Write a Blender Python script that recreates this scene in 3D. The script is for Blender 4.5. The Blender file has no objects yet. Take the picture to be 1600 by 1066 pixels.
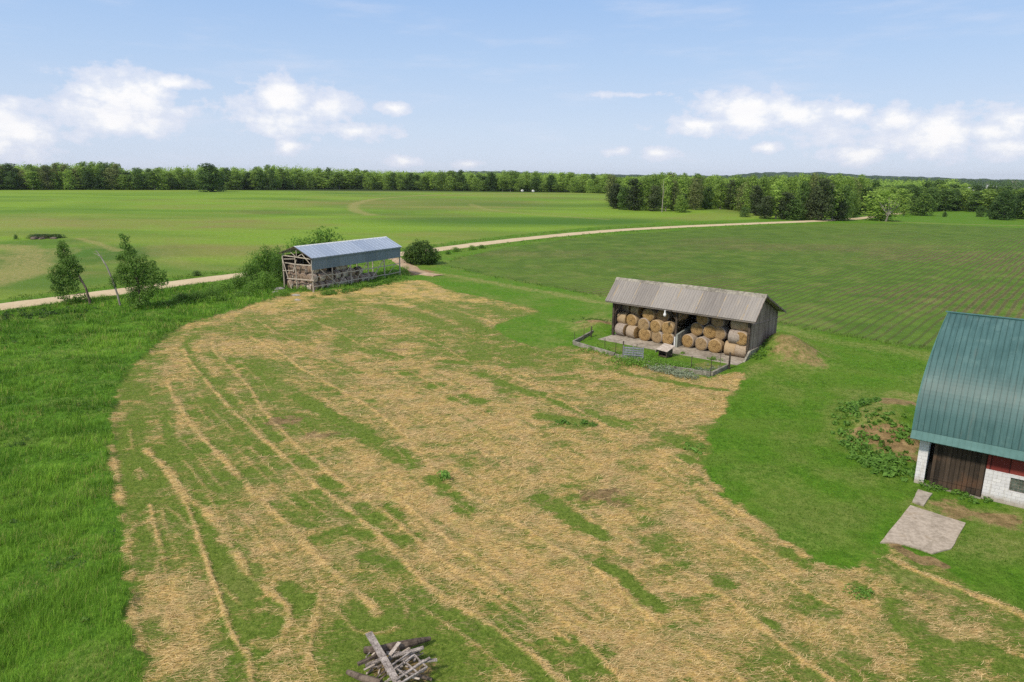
import bpy, math, random
import numpy as np
from mathutils import Vector, Matrix
random.seed(7); RNG=np.random.default_rng(11)
C=bpy.context.scene.collection
PI=math.pi
# ------------------------------------------------------------------ camera model (drone at 18 m, looking north)
F=1067.;H=18.;PIT=math.radians(13.5);ROL=math.radians(0.4)
def ray(px,py):
    u=(px-800)/F; v=(533-py)/F
    c,s=math.cos(ROL),math.sin(ROL)
    u,v=u*c-v*s,u*s+v*c
    return np.array([u,math.cos(PIT)+v*math.sin(PIT),-math.sin(PIT)+v*math.cos(PIT)])
def proj(p):
    d=np.array(p,float)-[0,0,H]
    z=d[1]*math.cos(PIT)-d[2]*math.sin(PIT);u=d[0]/z;v=(d[1]*math.sin(PIT)+d[2]*math.cos(PIT))/z
    c,s=math.cos(ROL),math.sin(ROL)
    return 800+F*(u*c+v*s),533-F*(-u*s+v*c)
def S(a,b,x):
    t=np.clip((np.asarray(x,float)-a)/(b-a),0,1); return t*t*(3-2*t)
def hills0(x,y):                       # gentle rise of the far left field, flat elsewhere
    x=np.asarray(x,float);y=np.asarray(y,float)
    t=np.clip((y-130)/350,0,1); r=0.5*t+0.5*t*t*(3-2*t)
    return 6.0*r*(1-S(60,230,x))
def G(px,py,z=None):
    d=ray(px,py)
    if z is not None:
        t=(z-H)/d[2]; return np.array([d[0]*t,d[1]*t,z])
    t=np.arange(15,3000,.5); P=d[None,:]*t[:,None]; P[:,2]+=H
    b=np.nonzero(P[:,2]<hills0(P[:,0],P[:,1]))[0]
    i=b[0] if len(b) else len(t)-1
    a=P[i-1] if i else P[i]; q=(a+P[i])/2; q[2]=hills0(q[0],q[1]); return q
def hgt(base,py):
    lo,hi=0.,60.
    for _ in range(30):
        m=(lo+hi)/2
        if proj([base[0],base[1],base[2]+m])[1]>py: lo=m
        else: hi=m
    return m
# ------------------------------------------------------------------ numpy noise
def vnoise(x,y,seed=0):
    xi=np.floor(x).astype(np.int64);yi=np.floor(y).astype(np.int64);xf=x-xi;yf=y-yi
    def h(a,b):
        n=(a*374761393+b*668265263+seed*1442695041)&0xffffffff
        n=((n^(n>>13))*1274126177)&0xffffffff
        return ((n^(n>>16))&0xffff)/65535.
    u=xf*xf*(3-2*xf);v=yf*yf*(3-2*yf)
    return (h(xi,yi)*(1-u)+h(xi+1,yi)*u)*(1-v)+(h(xi,yi+1)*(1-u)+h(xi+1,yi+1)*u)*v
def fbm(x,y,sc,oc=4,seed=0):
    r=0;a=.5;f=1./sc;t=0
    for i in range(oc):
        r=r+a*vnoise(x*f+17.3*i,y*f-9.1*i,seed+i);t+=a;a*=.5;f*=2.03
    return r/t
# ------------------------------------------------------------------ scene helpers
def tag(o,label=None,cat=None,group=None,kind=None):
    if label:o['label']=label
    if cat:o['category']=cat
    if group:o['group']=group
    if kind:o['kind']=kind
    return o
def empty(name,label,cat,loc=(0,0,0),rz=0,group=None):
    o=bpy.data.objects.new(name,None);C.objects.link(o);o.location=loc;o.rotation_euler=(0,0,rz);o.empty_display_size=.3
    return tag(o,label,cat,group)
class MB:
    def __init__(s): s.v=[];s.f=[]
    def add(s,vs,fs):
        n=len(s.v);s.v+=[tuple(map(float,p)) for p in vs];s.f+=[tuple(i+n for i in f) for f in fs];return s
    def box(s,c,sz,M=None):
        hx,hy,hz=[q/2 for q in sz];c=Vector(c);vs=[]
        for x in(-1,1):
            for y in(-1,1):
                for z in(-1,1):
                    p=Vector((x*hx,y*hy,z*hz)); p=(M@p if M else p)+c; vs.append(p)
        return s.add(vs,[(0,1,3,2),(4,6,7,5),(0,4,5,1),(2,3,7,6),(0,2,6,4),(1,5,7,3)])
    def bb(s,x0,x1,y0,y1,z0,z1): return s.box(((x0+x1)/2,(y0+y1)/2,(z0+z1)/2),(x1-x0,y1-y0,z1-z0))
    def beam(s,p,q,w,h,up=(0,0,1)):
        p=Vector(p);q=Vector(q);d=(q-p);L=d.length;d.normalize();up=Vector(up)
        if abs(d.dot(up))>.97: up=Vector((0,1,0))
        a=d.cross(up).normalized();b=a.cross(d)
        M=Matrix((a,d,b)).transposed()
        return s.box((p+q)/2,(w,L,h),M)
    def tube(s,pts,rs,n=8,cap=True):
        rings=[];pts=[Vector(p) for p in pts];vs=[];fs=[]
        for i,p in enumerate(pts):
            d=(pts[min(i+1,len(pts)-1)]-pts[max(i-1,0)]).normalized()
            a=d.cross(Vector((.13,.31,.94))).normalized();b=d.cross(a)
            for k in range(n):
                t=2*PI*k/n;vs.append(p+(a*math.cos(t)+b*math.sin(t))*rs[i])
        for i in range(len(pts)-1):
            for k in range(n):
                fs.append((i*n+k,i*n+(k+1)%n,(i+1)*n+(k+1)%n,(i+1)*n+k))
        if cap: fs.append(tuple(range(n-1,-1,-1)));fs.append(tuple((len(pts)-1)*n+k for k in range(n)))
        return s.add(vs,fs)
    def build(s,name,mat,parent=None,loc=None,smooth=False,bevel=0,label=None):
        me=bpy.data.meshes.new(name);me.from_pydata(s.v,[],s.f);me.materials.append(mat);me.update()
        o=bpy.data.objects.new(name,me);C.objects.link(o)
        if parent:o.parent=parent
        if loc is not None:o.location=loc
        if smooth: me.shade_smooth()
        if bevel:
            m=o.modifiers.new('b','BEVEL');m.width=bevel;m.segments=1
        if label:o['label']=label
        return o
def npmesh(name,verts,faces,mat,cols=None,parent=None,smooth=False):
    """verts (n,3), faces (m,k) arrays, cols dict name->(n,4)"""
    me=bpy.data.meshes.new(name);m,k=faces.shape
    me.vertices.add(len(verts));me.vertices.foreach_set('co',np.ascontiguousarray(verts,np.float32).ravel())
    me.loops.add(m*k);me.loops.foreach_set('vertex_index',faces.astype(np.int32).ravel())
    me.polygons.add(m);me.polygons.foreach_set('loop_start',np.arange(0,m*k,k,dtype=np.int32))
    try: me.polygons.foreach_set('loop_total',np.full(m,k,np.int32))
    except Exception: pass
    if smooth: me.polygons.foreach_set('use_smooth',np.ones(m,bool))
    me.update(calc_edges=True)
    if cols:
        for n,a in cols.items():
            at=me.attributes.new(n,'FLOAT_COLOR','POINT');at.data.foreach_set('color',np.ascontiguousarray(a,np.float32).ravel())
    me.materials.append(mat)
    o=bpy.data.objects.new(name,me);C.objects.link(o)
    if parent:o.parent=parent
    return o
# ------------------------------------------------------------------ node helpers
class N:
    def __init__(s,name):
        s.m=bpy.data.materials.new(name);s.m.use_nodes=True;s.t=s.m.node_tree;s.n=s.t.nodes;s.l=s.t.links
        s.b=s.n['Principled BSDF'];s.b.inputs['Roughness'].default_value=.85
        s.b.inputs['Specular IOR Level'].default_value=.25
    def new(s,t,**k):
        n=s.n.new(t)
        for a,b in k.items(): setattr(n,a,b)
        return n
    def inp(s,i,v):
        if hasattr(v,'is_output') or isinstance(v,bpy.types.NodeSocket): s.l.new(v,i)
        else:
            if isinstance(v,(tuple,list)) and len(v)==3 and i.type=='RGBA': v=(*v,1)
            i.default_value=v
    def coord(s,kind='Object',scale=(1,1,1),rot=(0,0,0),vec=None):
        if vec is None: vec=s.new('ShaderNodeTexCoord').outputs[kind]
        mp=s.new('ShaderNodeMapping');s.inp(mp.inputs['Vector'],vec);mp.inputs['Scale'].default_value=scale;mp.inputs['Rotation'].default_value=rot
        return mp.outputs[0]
    def noise(s,vec,scale=1,detail=4,rough=.55,dist=0):
        n=s.new('ShaderNodeTexNoise');s.inp(n.inputs['Vector'],vec);n.inputs['Scale'].default_value=scale;n.inputs['Detail'].default_value=detail
        n.inputs['Roughness'].default_value=rough;n.inputs['Distortion'].default_value=dist;return n.outputs['Fac']
    def mix(s,a,b,f,mode='MIX'):
        n=s.new('ShaderNodeMix',data_type='RGBA',blend_type=mode);s.inp(n.inputs[0],f);s.inp(n.inputs[6],a);s.inp(n.inputs[7],b);return n.outputs[2]
    def math(s,op,a,b=0.,c=0.,clamp=False):
        n=s.new('ShaderNodeMath',operation=op,use_clamp=clamp);s.inp(n.inputs[0],a);s.inp(n.inputs[1],b);s.inp(n.inputs[2],c);return n.outputs[0]
    def ss(s,x,a,b):
        n=s.new('ShaderNodeMapRange',interpolation_type='SMOOTHSTEP');s.inp(n.inputs[0],x);n.inputs[1].default_value=a;n.inputs[2].default_value=b;return n.outputs[0]
    def ramp(s,x,stops):
        n=s.new('ShaderNodeValToRGB');s.inp(n.inputs[0],x);e=n.color_ramp.elements
        while len(e)<len(stops): e.new(.5)
        for q,(p,c) in zip(e,stops): q.position=p;q.color=(*c,1)
        return n.outputs[0]
    def attr(s,name):
        n=s.new('ShaderNodeAttribute');n.attribute_name=name;return n
    def bump(s,h,strength=.5,dist=.05):
        n=s.new('ShaderNodeBump');n.inputs['Strength'].default_value=strength;n.inputs['Distance'].default_value=dist;s.inp(n.inputs['Height'],h);s.l.new(n.outputs[0],s.b.inputs['Normal'])
    def col(s,c): s.inp(s.b.inputs['Base Color'],c);return s
    def set(s,**k):
        for a,b in k.items(): s.inp(s.b.inputs[a.replace('_',' ')],b)
        return s
# ================================================================== materials
def mat_wood(name,dark,light,axis='x',plank=.2,warm=None):
    """vertical weathered boards; board index along the given object axis"""
    m=N(name);tc=m.new('ShaderNodeTexCoord').outputs['Object'];sp=m.new('ShaderNodeSeparateXYZ');m.inp(sp.inputs[0],tc)
    a={'x':sp.outputs[0],'y':sp.outputs[1],'z':sp.outputs[2]}[axis]
    q=m.math('DIVIDE',a,plank);fl=m.math('FLOOR',q);fr=m.math('FRACT',q)
    wn=m.new('ShaderNodeTexWhiteNoise',noise_dimensions='1D');m.inp(wn.inputs['W'],fl)
    sc={'x':(22,22,1.2),'y':(22,22,1.2),'z':(1.2,1.2,22)}[axis]
    g=m.noise(m.coord(vec=tc,scale=sc),1,5,.65);b=m.noise(m.coord(vec=tc,scale=(1,1,1)),.7,3)
    f=m.math('ADD',m.math('MULTIPLY',g,.6),m.math('MULTIPLY',wn.outputs[0],.35));f=m.math('ADD',f,m.math('MULTIPLY',m.math('SUBTRACT',b,.5),.5))
    c=m.ramp(f,[(.25,dark),(.75,light)])
    if warm: c=m.mix(c,warm,m.ss(b,.5,.75))
    gap=m.math('MULTIPLY',m.ss(fr,0,.06),m.ss(m.math('SUBTRACT',1.,fr),0,.06))
    c=m.mix(tuple(x*.25 for x in dark),c,gap)
    m.col(c);m.bump(m.math('ADD',gap,m.math('MULTIPLY',g,.3)),.6,.02);return m.m
def mat_simple(name,a,b,scale=6,rough=.85,bump=.3,metal=0,stretch=(1,1,1),spec=.25):
    m=N(name);v=m.coord(scale=stretch);n=m.noise(v,scale,6,.65);n2=m.noise(v,scale*.17,3)
    c=m.mix(a,b,m.ss(m.math('ADD',m.math('MULTIPLY',n,.6),m.math('MULTIPLY',n2,.4)),.38,.64));m.col(c);m.set(Roughness=rough,Metallic=metal)
    m.b.inputs['Specular IOR Level'].default_value=spec
    if bump:m.bump(n,bump,.02)
    return m.m
def mat_leaf(name,dark,light,spread=1.,fine=1.5):
    """foliage: leaf colour varies from clump to clump and from tree to tree"""
    m=N(name);tc=m.new('ShaderNodeTexCoord').outputs['Object'];oi=m.new('ShaderNodeObjectInfo')
    n=m.noise(tc,fine,3,.6);g=m.new('ShaderNodeNewGeometry')
    f=m.math('ADD',m.math('MULTIPLY',n,.7),m.math('MULTIPLY',oi.outputs['Random'],.45*spread))
    f=m.math('ADD',f,m.math('MULTIPLY',g.outputs['Random Per Island'],.3))
    c=m.ramp(f,[(.3,dark),(1.,light)]);m.col(c);m.set(Roughness=.6)
    tr=m.new('ShaderNodeBsdfTranslucent');m.l.new(c,tr.inputs[0]);mx=m.new('ShaderNodeMixShader');mx.inputs[0].default_value=.42
    m.l.new(m.b.outputs[0],mx.inputs[1]);m.l.new(tr.outputs[0],mx.inputs[2]);m.l.new(mx.outputs[0],m.n['Material Output'].inputs[0])
    return m.m
def mat_vcol(name,trans=.25,rough=.7):
    m=N(name);a=m.attr('c');m.col(a.outputs['Color']);m.set(Roughness=rough)
    tr=m.new('ShaderNodeBsdfTranslucent');m.l.new(a.outputs['Color'],tr.inputs[0]);mx=m.new('ShaderNodeMixShader');mx.inputs[0].default_value=trans
    m.l.new(m.b.outputs[0],mx.inputs[1]);m.l.new(tr.outputs[0],mx.inputs[2]);m.l.new(mx.outputs[0],m.n['Material Output'].inputs[0]);return m.m
def mat_metal_sheet(name,a,b,pitch=.2,streak=None,rough=.4,metal=.6,panel=2.4):
    m=N(name);tc=m.new('ShaderNodeTexCoord').outputs['Object'];sp=m.new('ShaderNodeSeparateXYZ');m.inp(sp.inputs[0],tc)
    fl=m.math('FLOOR',m.math('DIVIDE',sp.outputs[0],panel));wn=m.new('ShaderNodeTexWhiteNoise',noise_dimensions='1D');m.inp(wn.inputs['W'],fl)
    n=m.noise(m.coord(vec=tc,scale=(5,.5,.5)),1,5,.6);n2=m.noise(tc,1.7,4)
    f=m.math('ADD',m.math('MULTIPLY',n,.6),m.math('MULTIPLY',wn.outputs[0],.3));c=m.ramp(f,[(.2,a),(.75,b)])
    w=m.math('SINE',m.math('MULTIPLY',sp.outputs[0],2*PI/pitch))
    c=m.mix(c,tuple(x*.72 for x in a),m.math('MULTIPLY',m.ss(w,.55,1),.6))
    if streak:
        fr=m.math('FRACT',m.math('DIVIDE',sp.outputs[0],panel));s_=m.ss(m.math('SUBTRACT',.03,fr),0,.02)
        c=m.mix(c,streak,m.math('MULTIPLY',s_,m.ss(n2,.4,.55)));c=m.mix(c,streak,m.math('MULTIPLY',m.ss(n,.58,.75),.35))
    m.col(c);m.set(Roughness=rough,Metallic=metal);m.bump(w,.5,.02);return m.m
def mat_block(name):
    m=N(name);tc=m.new('ShaderNodeTexCoord').outputs['Object'];sp=m.new('ShaderNodeSeparateXYZ');m.inp(sp.inputs[0],tc)
    cb=m.new('ShaderNodeCombineXYZ');m.l.new(m.math('ADD',sp.outputs[0],sp.outputs[1]),cb.inputs[0]);m.l.new(sp.outputs[2],cb.inputs[1])
    br=m.new('ShaderNodeTexBrick');m.l.new(cb.outputs[0],br.inputs['Vector']);br.inputs['Scale'].default_value=1;br.inputs['Brick Width'].default_value=.4;br.inputs['Row Height'].default_value=.2
    br.inputs['Mortar Size'].default_value=.008;br.inputs['Mortar Smooth'].default_value=.3
    br.inputs['Color1'].default_value=(.70,.70,.72,1);br.inputs['Color2'].default_value=(.60,.60,.63,1);br.inputs['Mortar'].default_value=(.42,.42,.44,1)
    n=m.noise(tc,3,6,.7);low=m.ss(m.math('ADD',sp.outputs[2],m.math('MULTIPLY',n,-.6)),.25,-.25)
    c=m.mix(br.outputs['Color'],(.42,.36,.33),m.math('MULTIPLY',m.ss(n,.56,.7),.6));c=m.mix(c,(.30,.24,.17),m.math('MULTIPLY',low,.75));c=m.mix(c,(.38,.35,.30),m.math('MULTIPLY',m.ss(m.noise(m.coord(vec=tc,scale=(6,6,.5)),1,4,.6),.5,.7),.45))
    m.col(c);m.bump(m.math('ADD',m.math('MULTIPLY',br.outputs['Fac'],-1.),m.math('MULTIPLY',n,.3)),.5,.02);return m.m
M={}
M['greywood']=mat_wood('grey_boards',(.10,.085,.075),(.36,.32,.29),'y',.18)
M['gable']=mat_wood('gable_boards',(.13,.095,.08),(.40,.32,.275),'y',.17)
M['backwood']=mat_wood('back_boards',(.05,.04,.032),(.14,.11,.09),'x',.2)
M['door']=mat_wood('dark_door_boards',(.022,.017,.013),(.085,.062,.045),'x',.24,warm=(.11,.06,.035))
M['redboard']=mat_wood('red_boards',(.16,.028,.024),(.24,.05,.04),'x',.9)
M['postwood']=mat_simple('post_wood',(.30,.26,.21),(.58,.52,.45),5,stretch=(6,6,.6))
M['darkpost']=mat_simple('dark_post',(.03,.025,.02),(.11,.085,.065),5)
M['palewood']=mat_simple('pale_wood',(.30,.25,.21),(.56,.50,.44),7,stretch=(3,3,3))
M['plank']=mat_simple('old_plank',(.12,.10,.09),(.47,.42,.39),9,stretch=(2.5,2.5,2.5),bump=.5)
M['bark']=mat_simple('bark',(.06,.045,.035),(.19,.15,.12),6,bump=.6,stretch=(1,1,.4))
M['palebark']=mat_simple('pale_bark',(.2,.175,.15),(.40,.37,.33),3,bump=.4,stretch=(1,1,.4))
M['concrete']=mat_simple('concrete',(.20,.175,.14),(.42,.375,.315),2.2,bump=.2)
M['oldconcrete']=mat_simple('old_concrete',(.12,.115,.09),(.34,.32,.27),3,bump=.3)
M['hayroof']=mat_metal_sheet('weathered_roof',(.205,.19,.18),(.37,.35,.33),.12,(.44,.33,.17),.75,.0,2.6)
M['ridge']=mat_simple('ridge_cap',(.15,.14,.12),(.36,.34,.29),3)
M['blueroof']=mat_metal_sheet('blue_grey_roof',(.33,.40,.52),(.47,.54,.65),.3,None,.35,.35,3.)
M['bluewall']=mat_metal_sheet('blue_grey_panel',(.15,.20,.25),(.24,.30,.36),.3,(.28,.27,.2),.5,.2,3.)
M['whitetrim']=mat_simple('white_trim',(.62,.64,.66),(.74,.76,.78),3,bump=.0,rough=.5)
M['block']=mat_block('painted_block')
M['black']=mat_simple('dark_opening',(.01,.01,.01),(.02,.018,.015),3,bump=0)
M['wire']=mat_simple('rusty_wire',(.06,.05,.045),(.14,.11,.09),3,bump=0,rough=.6)
M['hurdle']=mat_simple('grey_hurdle',(.14,.15,.19),(.30,.31,.37),4)
M['rock']=mat_simple('pale_stone',(.25,.23,.2),(.5,.47,.43),3,bump=.5)
M['glassblock']=mat_simple('glass_block',(.05,.07,.06),(.16,.19,.17),9,rough=.12,bump=.1,spec=.6)
M['whitewall']=mat_simple('white_wall',(.62,.62,.62),(.75,.75,.75),1,bump=0)
M['greyroof']=mat_simple('grey_roof',(.2,.21,.22),(.3,.31,.32),1,bump=0)
def mat_teal():
    m=N('teal_metal_roof');tc=m.new('ShaderNodeTexCoord').outputs['Object']
    n=m.noise(tc,.5,4);n2=m.noise(m.coord(vec=tc,scale=(9,.7,.7)),1,4)
    c=m.mix((.038,.100,.102),(.064,.145,.148),m.ss(m.math('ADD',m.math('MULTIPLY',n,.5),m.math('MULTIPLY',n2,.5)),.35,.65))
    c=m.mix(c,(.13,.13,.11),m.math('MULTIPLY',m.ss(m.noise(m.coord(vec=tc,scale=(3.5,.35,.35)),1,5,.7),.55,.75),.45))
    c=m.mix(c,(.10,.19,.185),m.math('MULTIPLY',m.ss(m.noise(tc,.9,5,.7),.52,.7),.5))
    m.col(c);m.set(Roughness=m.math('ADD',.44,m.math('MULTIPLY',n2,.12)),Metallic=.0);m.b.inputs['Specular IOR Level'].default_value=.35
    m.bump(m.noise(tc,1.3,2),.12,.05);return m.m
M['teal']=mat_teal()
M['seam']=mat_simple('seam_paint',(.020,.06,.06),(.036,.085,.085),2,bump=0,rough=.5)
M['tealtrim']=mat_simple('teal_trim',(.05,.14,.135),(.075,.18,.175),2,bump=0,rough=.55)
def mat_bale(name,face):
    m=N(name);tc=m.new('ShaderNodeTexCoord').outputs['Object'];oi=m.new('ShaderNodeObjectInfo');sp=m.new('ShaderNodeSeparateXYZ');m.inp(sp.inputs[0],tc)
    r=m.math('SQRT',m.math('ADD',m.math('POWER',sp.outputs[0],2.),m.math('POWER',sp.outputs[2],2.)))
    n=m.noise(tc,5,5,.7);nf=m.noise(tc,28,3,.7)
    if face:
        w=m.math('SINE',m.math('ADD',m.math('MULTIPLY',r,48.),m.math('MULTIPLY',n,14.)))
        f=m.math('ADD',m.math('MULTIPLY',w,.12),m.math('ADD',m.math('MULTIPLY',nf,.5),m.math('MULTIPLY',n,.4)))
        c=m.ramp(f,[(.25,(.09,.05,.02)),(.48,(.35,.22,.085)),(.7,(.60,.43,.20))])
        c=m.mix(c,(.30,.23,.15),m.math('MULTIPLY',m.ss(oi.outputs['Random'],.5,1.),.5));c=m.mix(c,(.12,.065,.03),m.math('MULTIPLY',m.ss(m.noise(tc,2.2,4,.7),.52,.68),.6))
        m.bump(m.math('ADD',m.math('MULTIPLY',w,.5),nf),.8,.03)
    else:
        w=m.math('SINE',m.math('MULTIPLY',sp.outputs[1],60.))
        f=m.math('ADD',m.math('MULTIPLY',nf,.5),m.math('MULTIPLY',n,.5))
        c=m.ramp(f,[(.3,(.13,.10,.085)),(.5,(.33,.28,.24)),(.7,(.56,.51,.45))])
        c=m.mix(c,(.46,.31,.13),m.math('MULTIPLY',m.ss(oi.outputs['Random'],.6,.1),.6))
        m.bump(m.math('ADD',w,nf),.5,.02)
    m.col(c);return m.m
M['baleface']=mat_bale('bale_end',True);M['baleside']=mat_bale('bale_side',False)
M['oldbaleface']=mat_simple('old_bale_end',(.11,.08,.055),(.36,.27,.20),4,bump=.6)
M['oldbaleside']=mat_simple('old_bale_side',(.20,.15,.12),(.72,.65,.58),1.4,bump=.5)
M['leafA']=mat_leaf('broad_leaves',(.055,.12,.024),(.36,.53,.10),fine=.35)
M['leafD']=mat_leaf('dark_leaves',(.022,.060,.017),(.135,.235,.055),fine=.35)
M['leafP']=mat_leaf('pine_needles',(.032,.055,.026),(.125,.165,.068),fine=.3)
M['leafO']=mat_leaf('olive_leaves',(.065,.095,.032),(.25,.30,.10),fine=.3)
M['leafN']=mat_leaf('near_leaves',(.035,.085,.014),(.18,.33,.055),fine=1.2)
M['leafB']=mat_leaf('bush_leaves',(.045,.115,.015),(.22,.40,.06),fine=.8)
M['leafR']=mat_leaf('round_bush_leaves',(.015,.036,.009),(.11,.20,.035),fine=1.3)
M['leafW']=mat_leaf('weed_leaves',(.06,.16,.022),(.23,.43,.075),fine=2)
M['leafY']=mat_leaf('silvery_weeds',(.12,.16,.10),(.34,.40,.28),fine=2)
M['vcol']=mat_vcol('grass_blades',.3);M['strawv']=mat_vcol('straw_stems',.1)

# ================================================================== world, sun, camera
scn=bpy.context.scene
w=bpy.data.worlds.new('World');scn.world=w;w.use_nodes=True
SUN_EL=math.radians(48);SUN_AZ=math.radians(222)     # compass: from behind-left of the camera
def world():
    t=w.node_tree;n=t.nodes;l=t.links;n.clear()
    out=n.new('ShaderNodeOutputWorld');bg=n.new('ShaderNodeBackground');l.new(bg.outputs[0],out.inputs[0]);bg.inputs[1].default_value=SKY_STR
    sk=n.new('ShaderNodeTexSky');sk.sky_type='NISHITA';sk.sun_disc=False;sk.sun_elevation=SUN_EL;sk.sun_rotation=SUN_AZ;sk.air_density=1.;sk.dust_density=.4;sk.ozone_density=1.5;sk.altitude=300
    W=N.__new__(N);W.t=t;W.n=n;W.l=l
    tc=n.new('ShaderNodeTexCoord').outputs['Generated'];sp=n.new('ShaderNodeSeparateXYZ');l.new(tc,sp.inputs[0])
    el=W.math('ARCSINE',sp.outputs[2]);az=W.math('ARCTAN2',sp.outputs[0],sp.outputs[1])
    # thin summer haze in the air: pale lavender low, blue higher up, whitened overhead as added soft fill
    tint=W.ramp(W.math('MULTIPLY',el,1/.5),[(p,c) for p,c in SKY_TINT])
    base=W.mix(sk.outputs[0],tint,SKY_MIX)
    cb=n.new('ShaderNodeCombineXYZ');l.new(az,cb.inputs[0]);l.new(el,cb.inputs[1])
    acc=None
    for (px,py,wx,wy,a) in CLOUDS:
        d=ray(px,py);A=math.atan2(d[0],d[1]);E=math.asin(d[2]/np.linalg.norm(d))
        s=n.new('ShaderNodeVectorMath');s.operation='SUBTRACT';l.new(cb.outputs[0],s.inputs[0]);s.inputs[1].default_value=(A,E,0)
        m=n.new('ShaderNodeVectorMath');m.operation='MULTIPLY';l.new(s.outputs[0],m.inputs[0]);m.inputs[1].default_value=(F/wx/1.05,F/wy/1.05,0)
        L=n.new('ShaderNodeVectorMath');L.operation='LENGTH';l.new(m.outputs[0],L.inputs[0])
        v=W.math('SUBTRACT',1.22-(1-a)*.9,L.outputs['Value'])
        acc=v if acc is None else W.math('MAXIMUM',acc,v)
    def ns(sc,det,vec):
        q=n.new('ShaderNodeTexNoise');l.new(vec,q.inputs['Vector']);q.inputs['Scale'].default_value=sc;q.inputs['Detail'].default_value=det;q.inputs['Roughness'].default_value=.6;return q.outputs['Fac']
    mp=n.new('ShaderNodeMapping');l.new(cb.outputs[0],mp.inputs[0]);mp.inputs['Scale'].default_value=(1,1.5,1)
    n1=ns(27,7,mp.outputs[0]);n2=ns(9,4,mp.outputs[0])
    dens=W.math('ADD',acc,W.math('MULTIPLY',W.math('SUBTRACT',n1,.48),2.7))
    al=W.math('MULTIPLY',W.ss(dens,-.05,.36),W.math('ADD',.62,W.math('MULTIPLY',W.ss(dens,.3,1.3),.38)))
    shade=W.mix(CLOUD_LO,CLOUD_HI,W.ss(dens,.2,1.1))
    c=W.mix(base,shade,W.math('MULTIPLY',al,.97))
    mp2=n.new('ShaderNodeMapping');l.new(cb.outputs[0],mp2.inputs[0]);mp2.inputs['Scale'].default_value=(2.2,12,1);mp2.inputs['Rotation'].default_value=(0,0,.04)
    cir=W.math('MULTIPLY',W.ss(ns(2.2,6,mp2.outputs[0]),.47,.8),.4)
    c=W.mix(c,CLOUD_LO,cir)
    l.new(c,bg.inputs[0])
SKY_STR=.10
SKY_MIX=.9
# radiance before the background strength; keys are elevation (rad)/0.5
SKY_TINT=[(0,(5.8,6.5,7.9)),(.12,(5.4,6.4,8.0)),(.3,(4.2,5.7,8.0)),(.52,(2.9,4.7,7.8)),(.8,(3.6,4.6,6.4)),(1.,(4.8,5.2,6.0))]
CLOUD_LO=(6.9,7.1,8.1);CLOUD_HI=(9.0,8.9,8.9)
CLOUDS=[(195,150,62,34,1),(150,172,50,22,1),(190,185,75,24,.9),(275,130,42,12,.75),(25,200,48,28,1),(5,225,60,25,.8),(285,175,30,12,.6),
 (445,155,58,26,1),(510,168,55,20,.85),(440,190,75,24,.75),(560,205,65,13,.75),(612,168,32,10,.7),(452,230,30,12,.7),
 (630,252,28,10,.7),(725,256,30,8,.55),(965,238,25,8,.65),(1028,240,36,10,.75),
 (1160,170,72,24,1),(1235,180,55,20,1),(1170,192,110,18,.85),(1090,195,52,14,.8),(1325,178,42,15,.8),(1300,205,60,20,.7),(1400,188,38,20,.9),(1475,210,46,30,1),(1545,205,40,22,.85),(1560,232,50,16,.75),(1580,190,28,22,.9),(1332,243,42,13,.85),(1200,230,20,9,.65),(1430,215,70,18,.75),
 (985,148,90,8,.22)]
world()
sd=bpy.data.lights.new('sun','SUN');sd.energy=3.4;sd.angle=math.radians(6);sd.color=(1,.89,.74)
so=bpy.data.objects.new('sun',sd);C.objects.link(so)
sdir=Vector((math.sin(SUN_AZ)*math.cos(SUN_EL),math.cos(SUN_AZ)*math.cos(SUN_EL),math.sin(SUN_EL)))
so.rotation_euler=sdir.to_track_quat('Z','Y').to_euler();so.location=(0,0,60)
cd=bpy.data.cameras.new('camera');cam=bpy.data.objects.new('camera',cd);C.objects.link(cam);scn.camera=cam
cd.sensor_width=36;cd.lens=36*F/1600;cd.clip_start=.5;cd.clip_end=20000;cam.location=(0,0,H)
cam.rotation_euler=(Matrix.Rotation(PI/2-PIT,3,'X')@Matrix.Rotation(ROL,3,'Z')).to_euler()
vs=scn.view_settings;vs.view_transform='Standard';vs.look='None';vs.gamma=1;vs.exposure=0.19

scn.cycles.use_denoising=False

scn.cycles.max_bounces=5;scn.cycles.diffuse_bounces=3;scn.cycles.glossy_bounces=2;scn.cycles.transmission_bounces=3;scn.cycles.volume_bounces=0

scn.cycles.sample_clamp_indirect=4.
# ================================================================== ground masks, traced as ground curves
def GP(pts): return np.array([G(*p)[:2] for p in pts])
def smooth_line(P,n=6):
    P=np.asarray(P,float);out=[]
    Q=np.vstack([2*P[0]-P[1],P,2*P[-1]-P[-2]])
    for i in range(1,len(Q)-2):
        p0,p1,p2,p3=Q[i-1:i+3]
        for t in np.linspace(0,1,n,endpoint=False):
            out.append(.5*((2*p1)+(p2-p0)*t+(2*p0-5*p1+4*p2-p3)*t*t+(3*p1-p0-3*p2+p3)*t**3))
    out.append(Q[-2]);return np.array(out)
def dline(X,Y,P,maxd=6.):
    """distance to polyline, only evaluated near it"""
    D=np.full(X.shape,1e3);
    m=(X>P[:,0].min()-maxd)&(X<P[:,0].max()+maxd)&(Y>P[:,1].min()-maxd)&(Y<P[:,1].max()+maxd)
    x=X[m];y=Y[m];d=np.full(x.shape,1e6)
    for a,b in zip(P[:-1],P[1:]):
        e=b-a;L=e@e+1e-9;t=np.clip(((x-a[0])*e[0]+(y-a[1])*e[1])/L,0,1)
        d=np.minimum(d,(x-a[0]-t*e[0])**2+(y-a[1]-t*e[1])**2)
    D[m]=np.sqrt(d);return D
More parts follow.
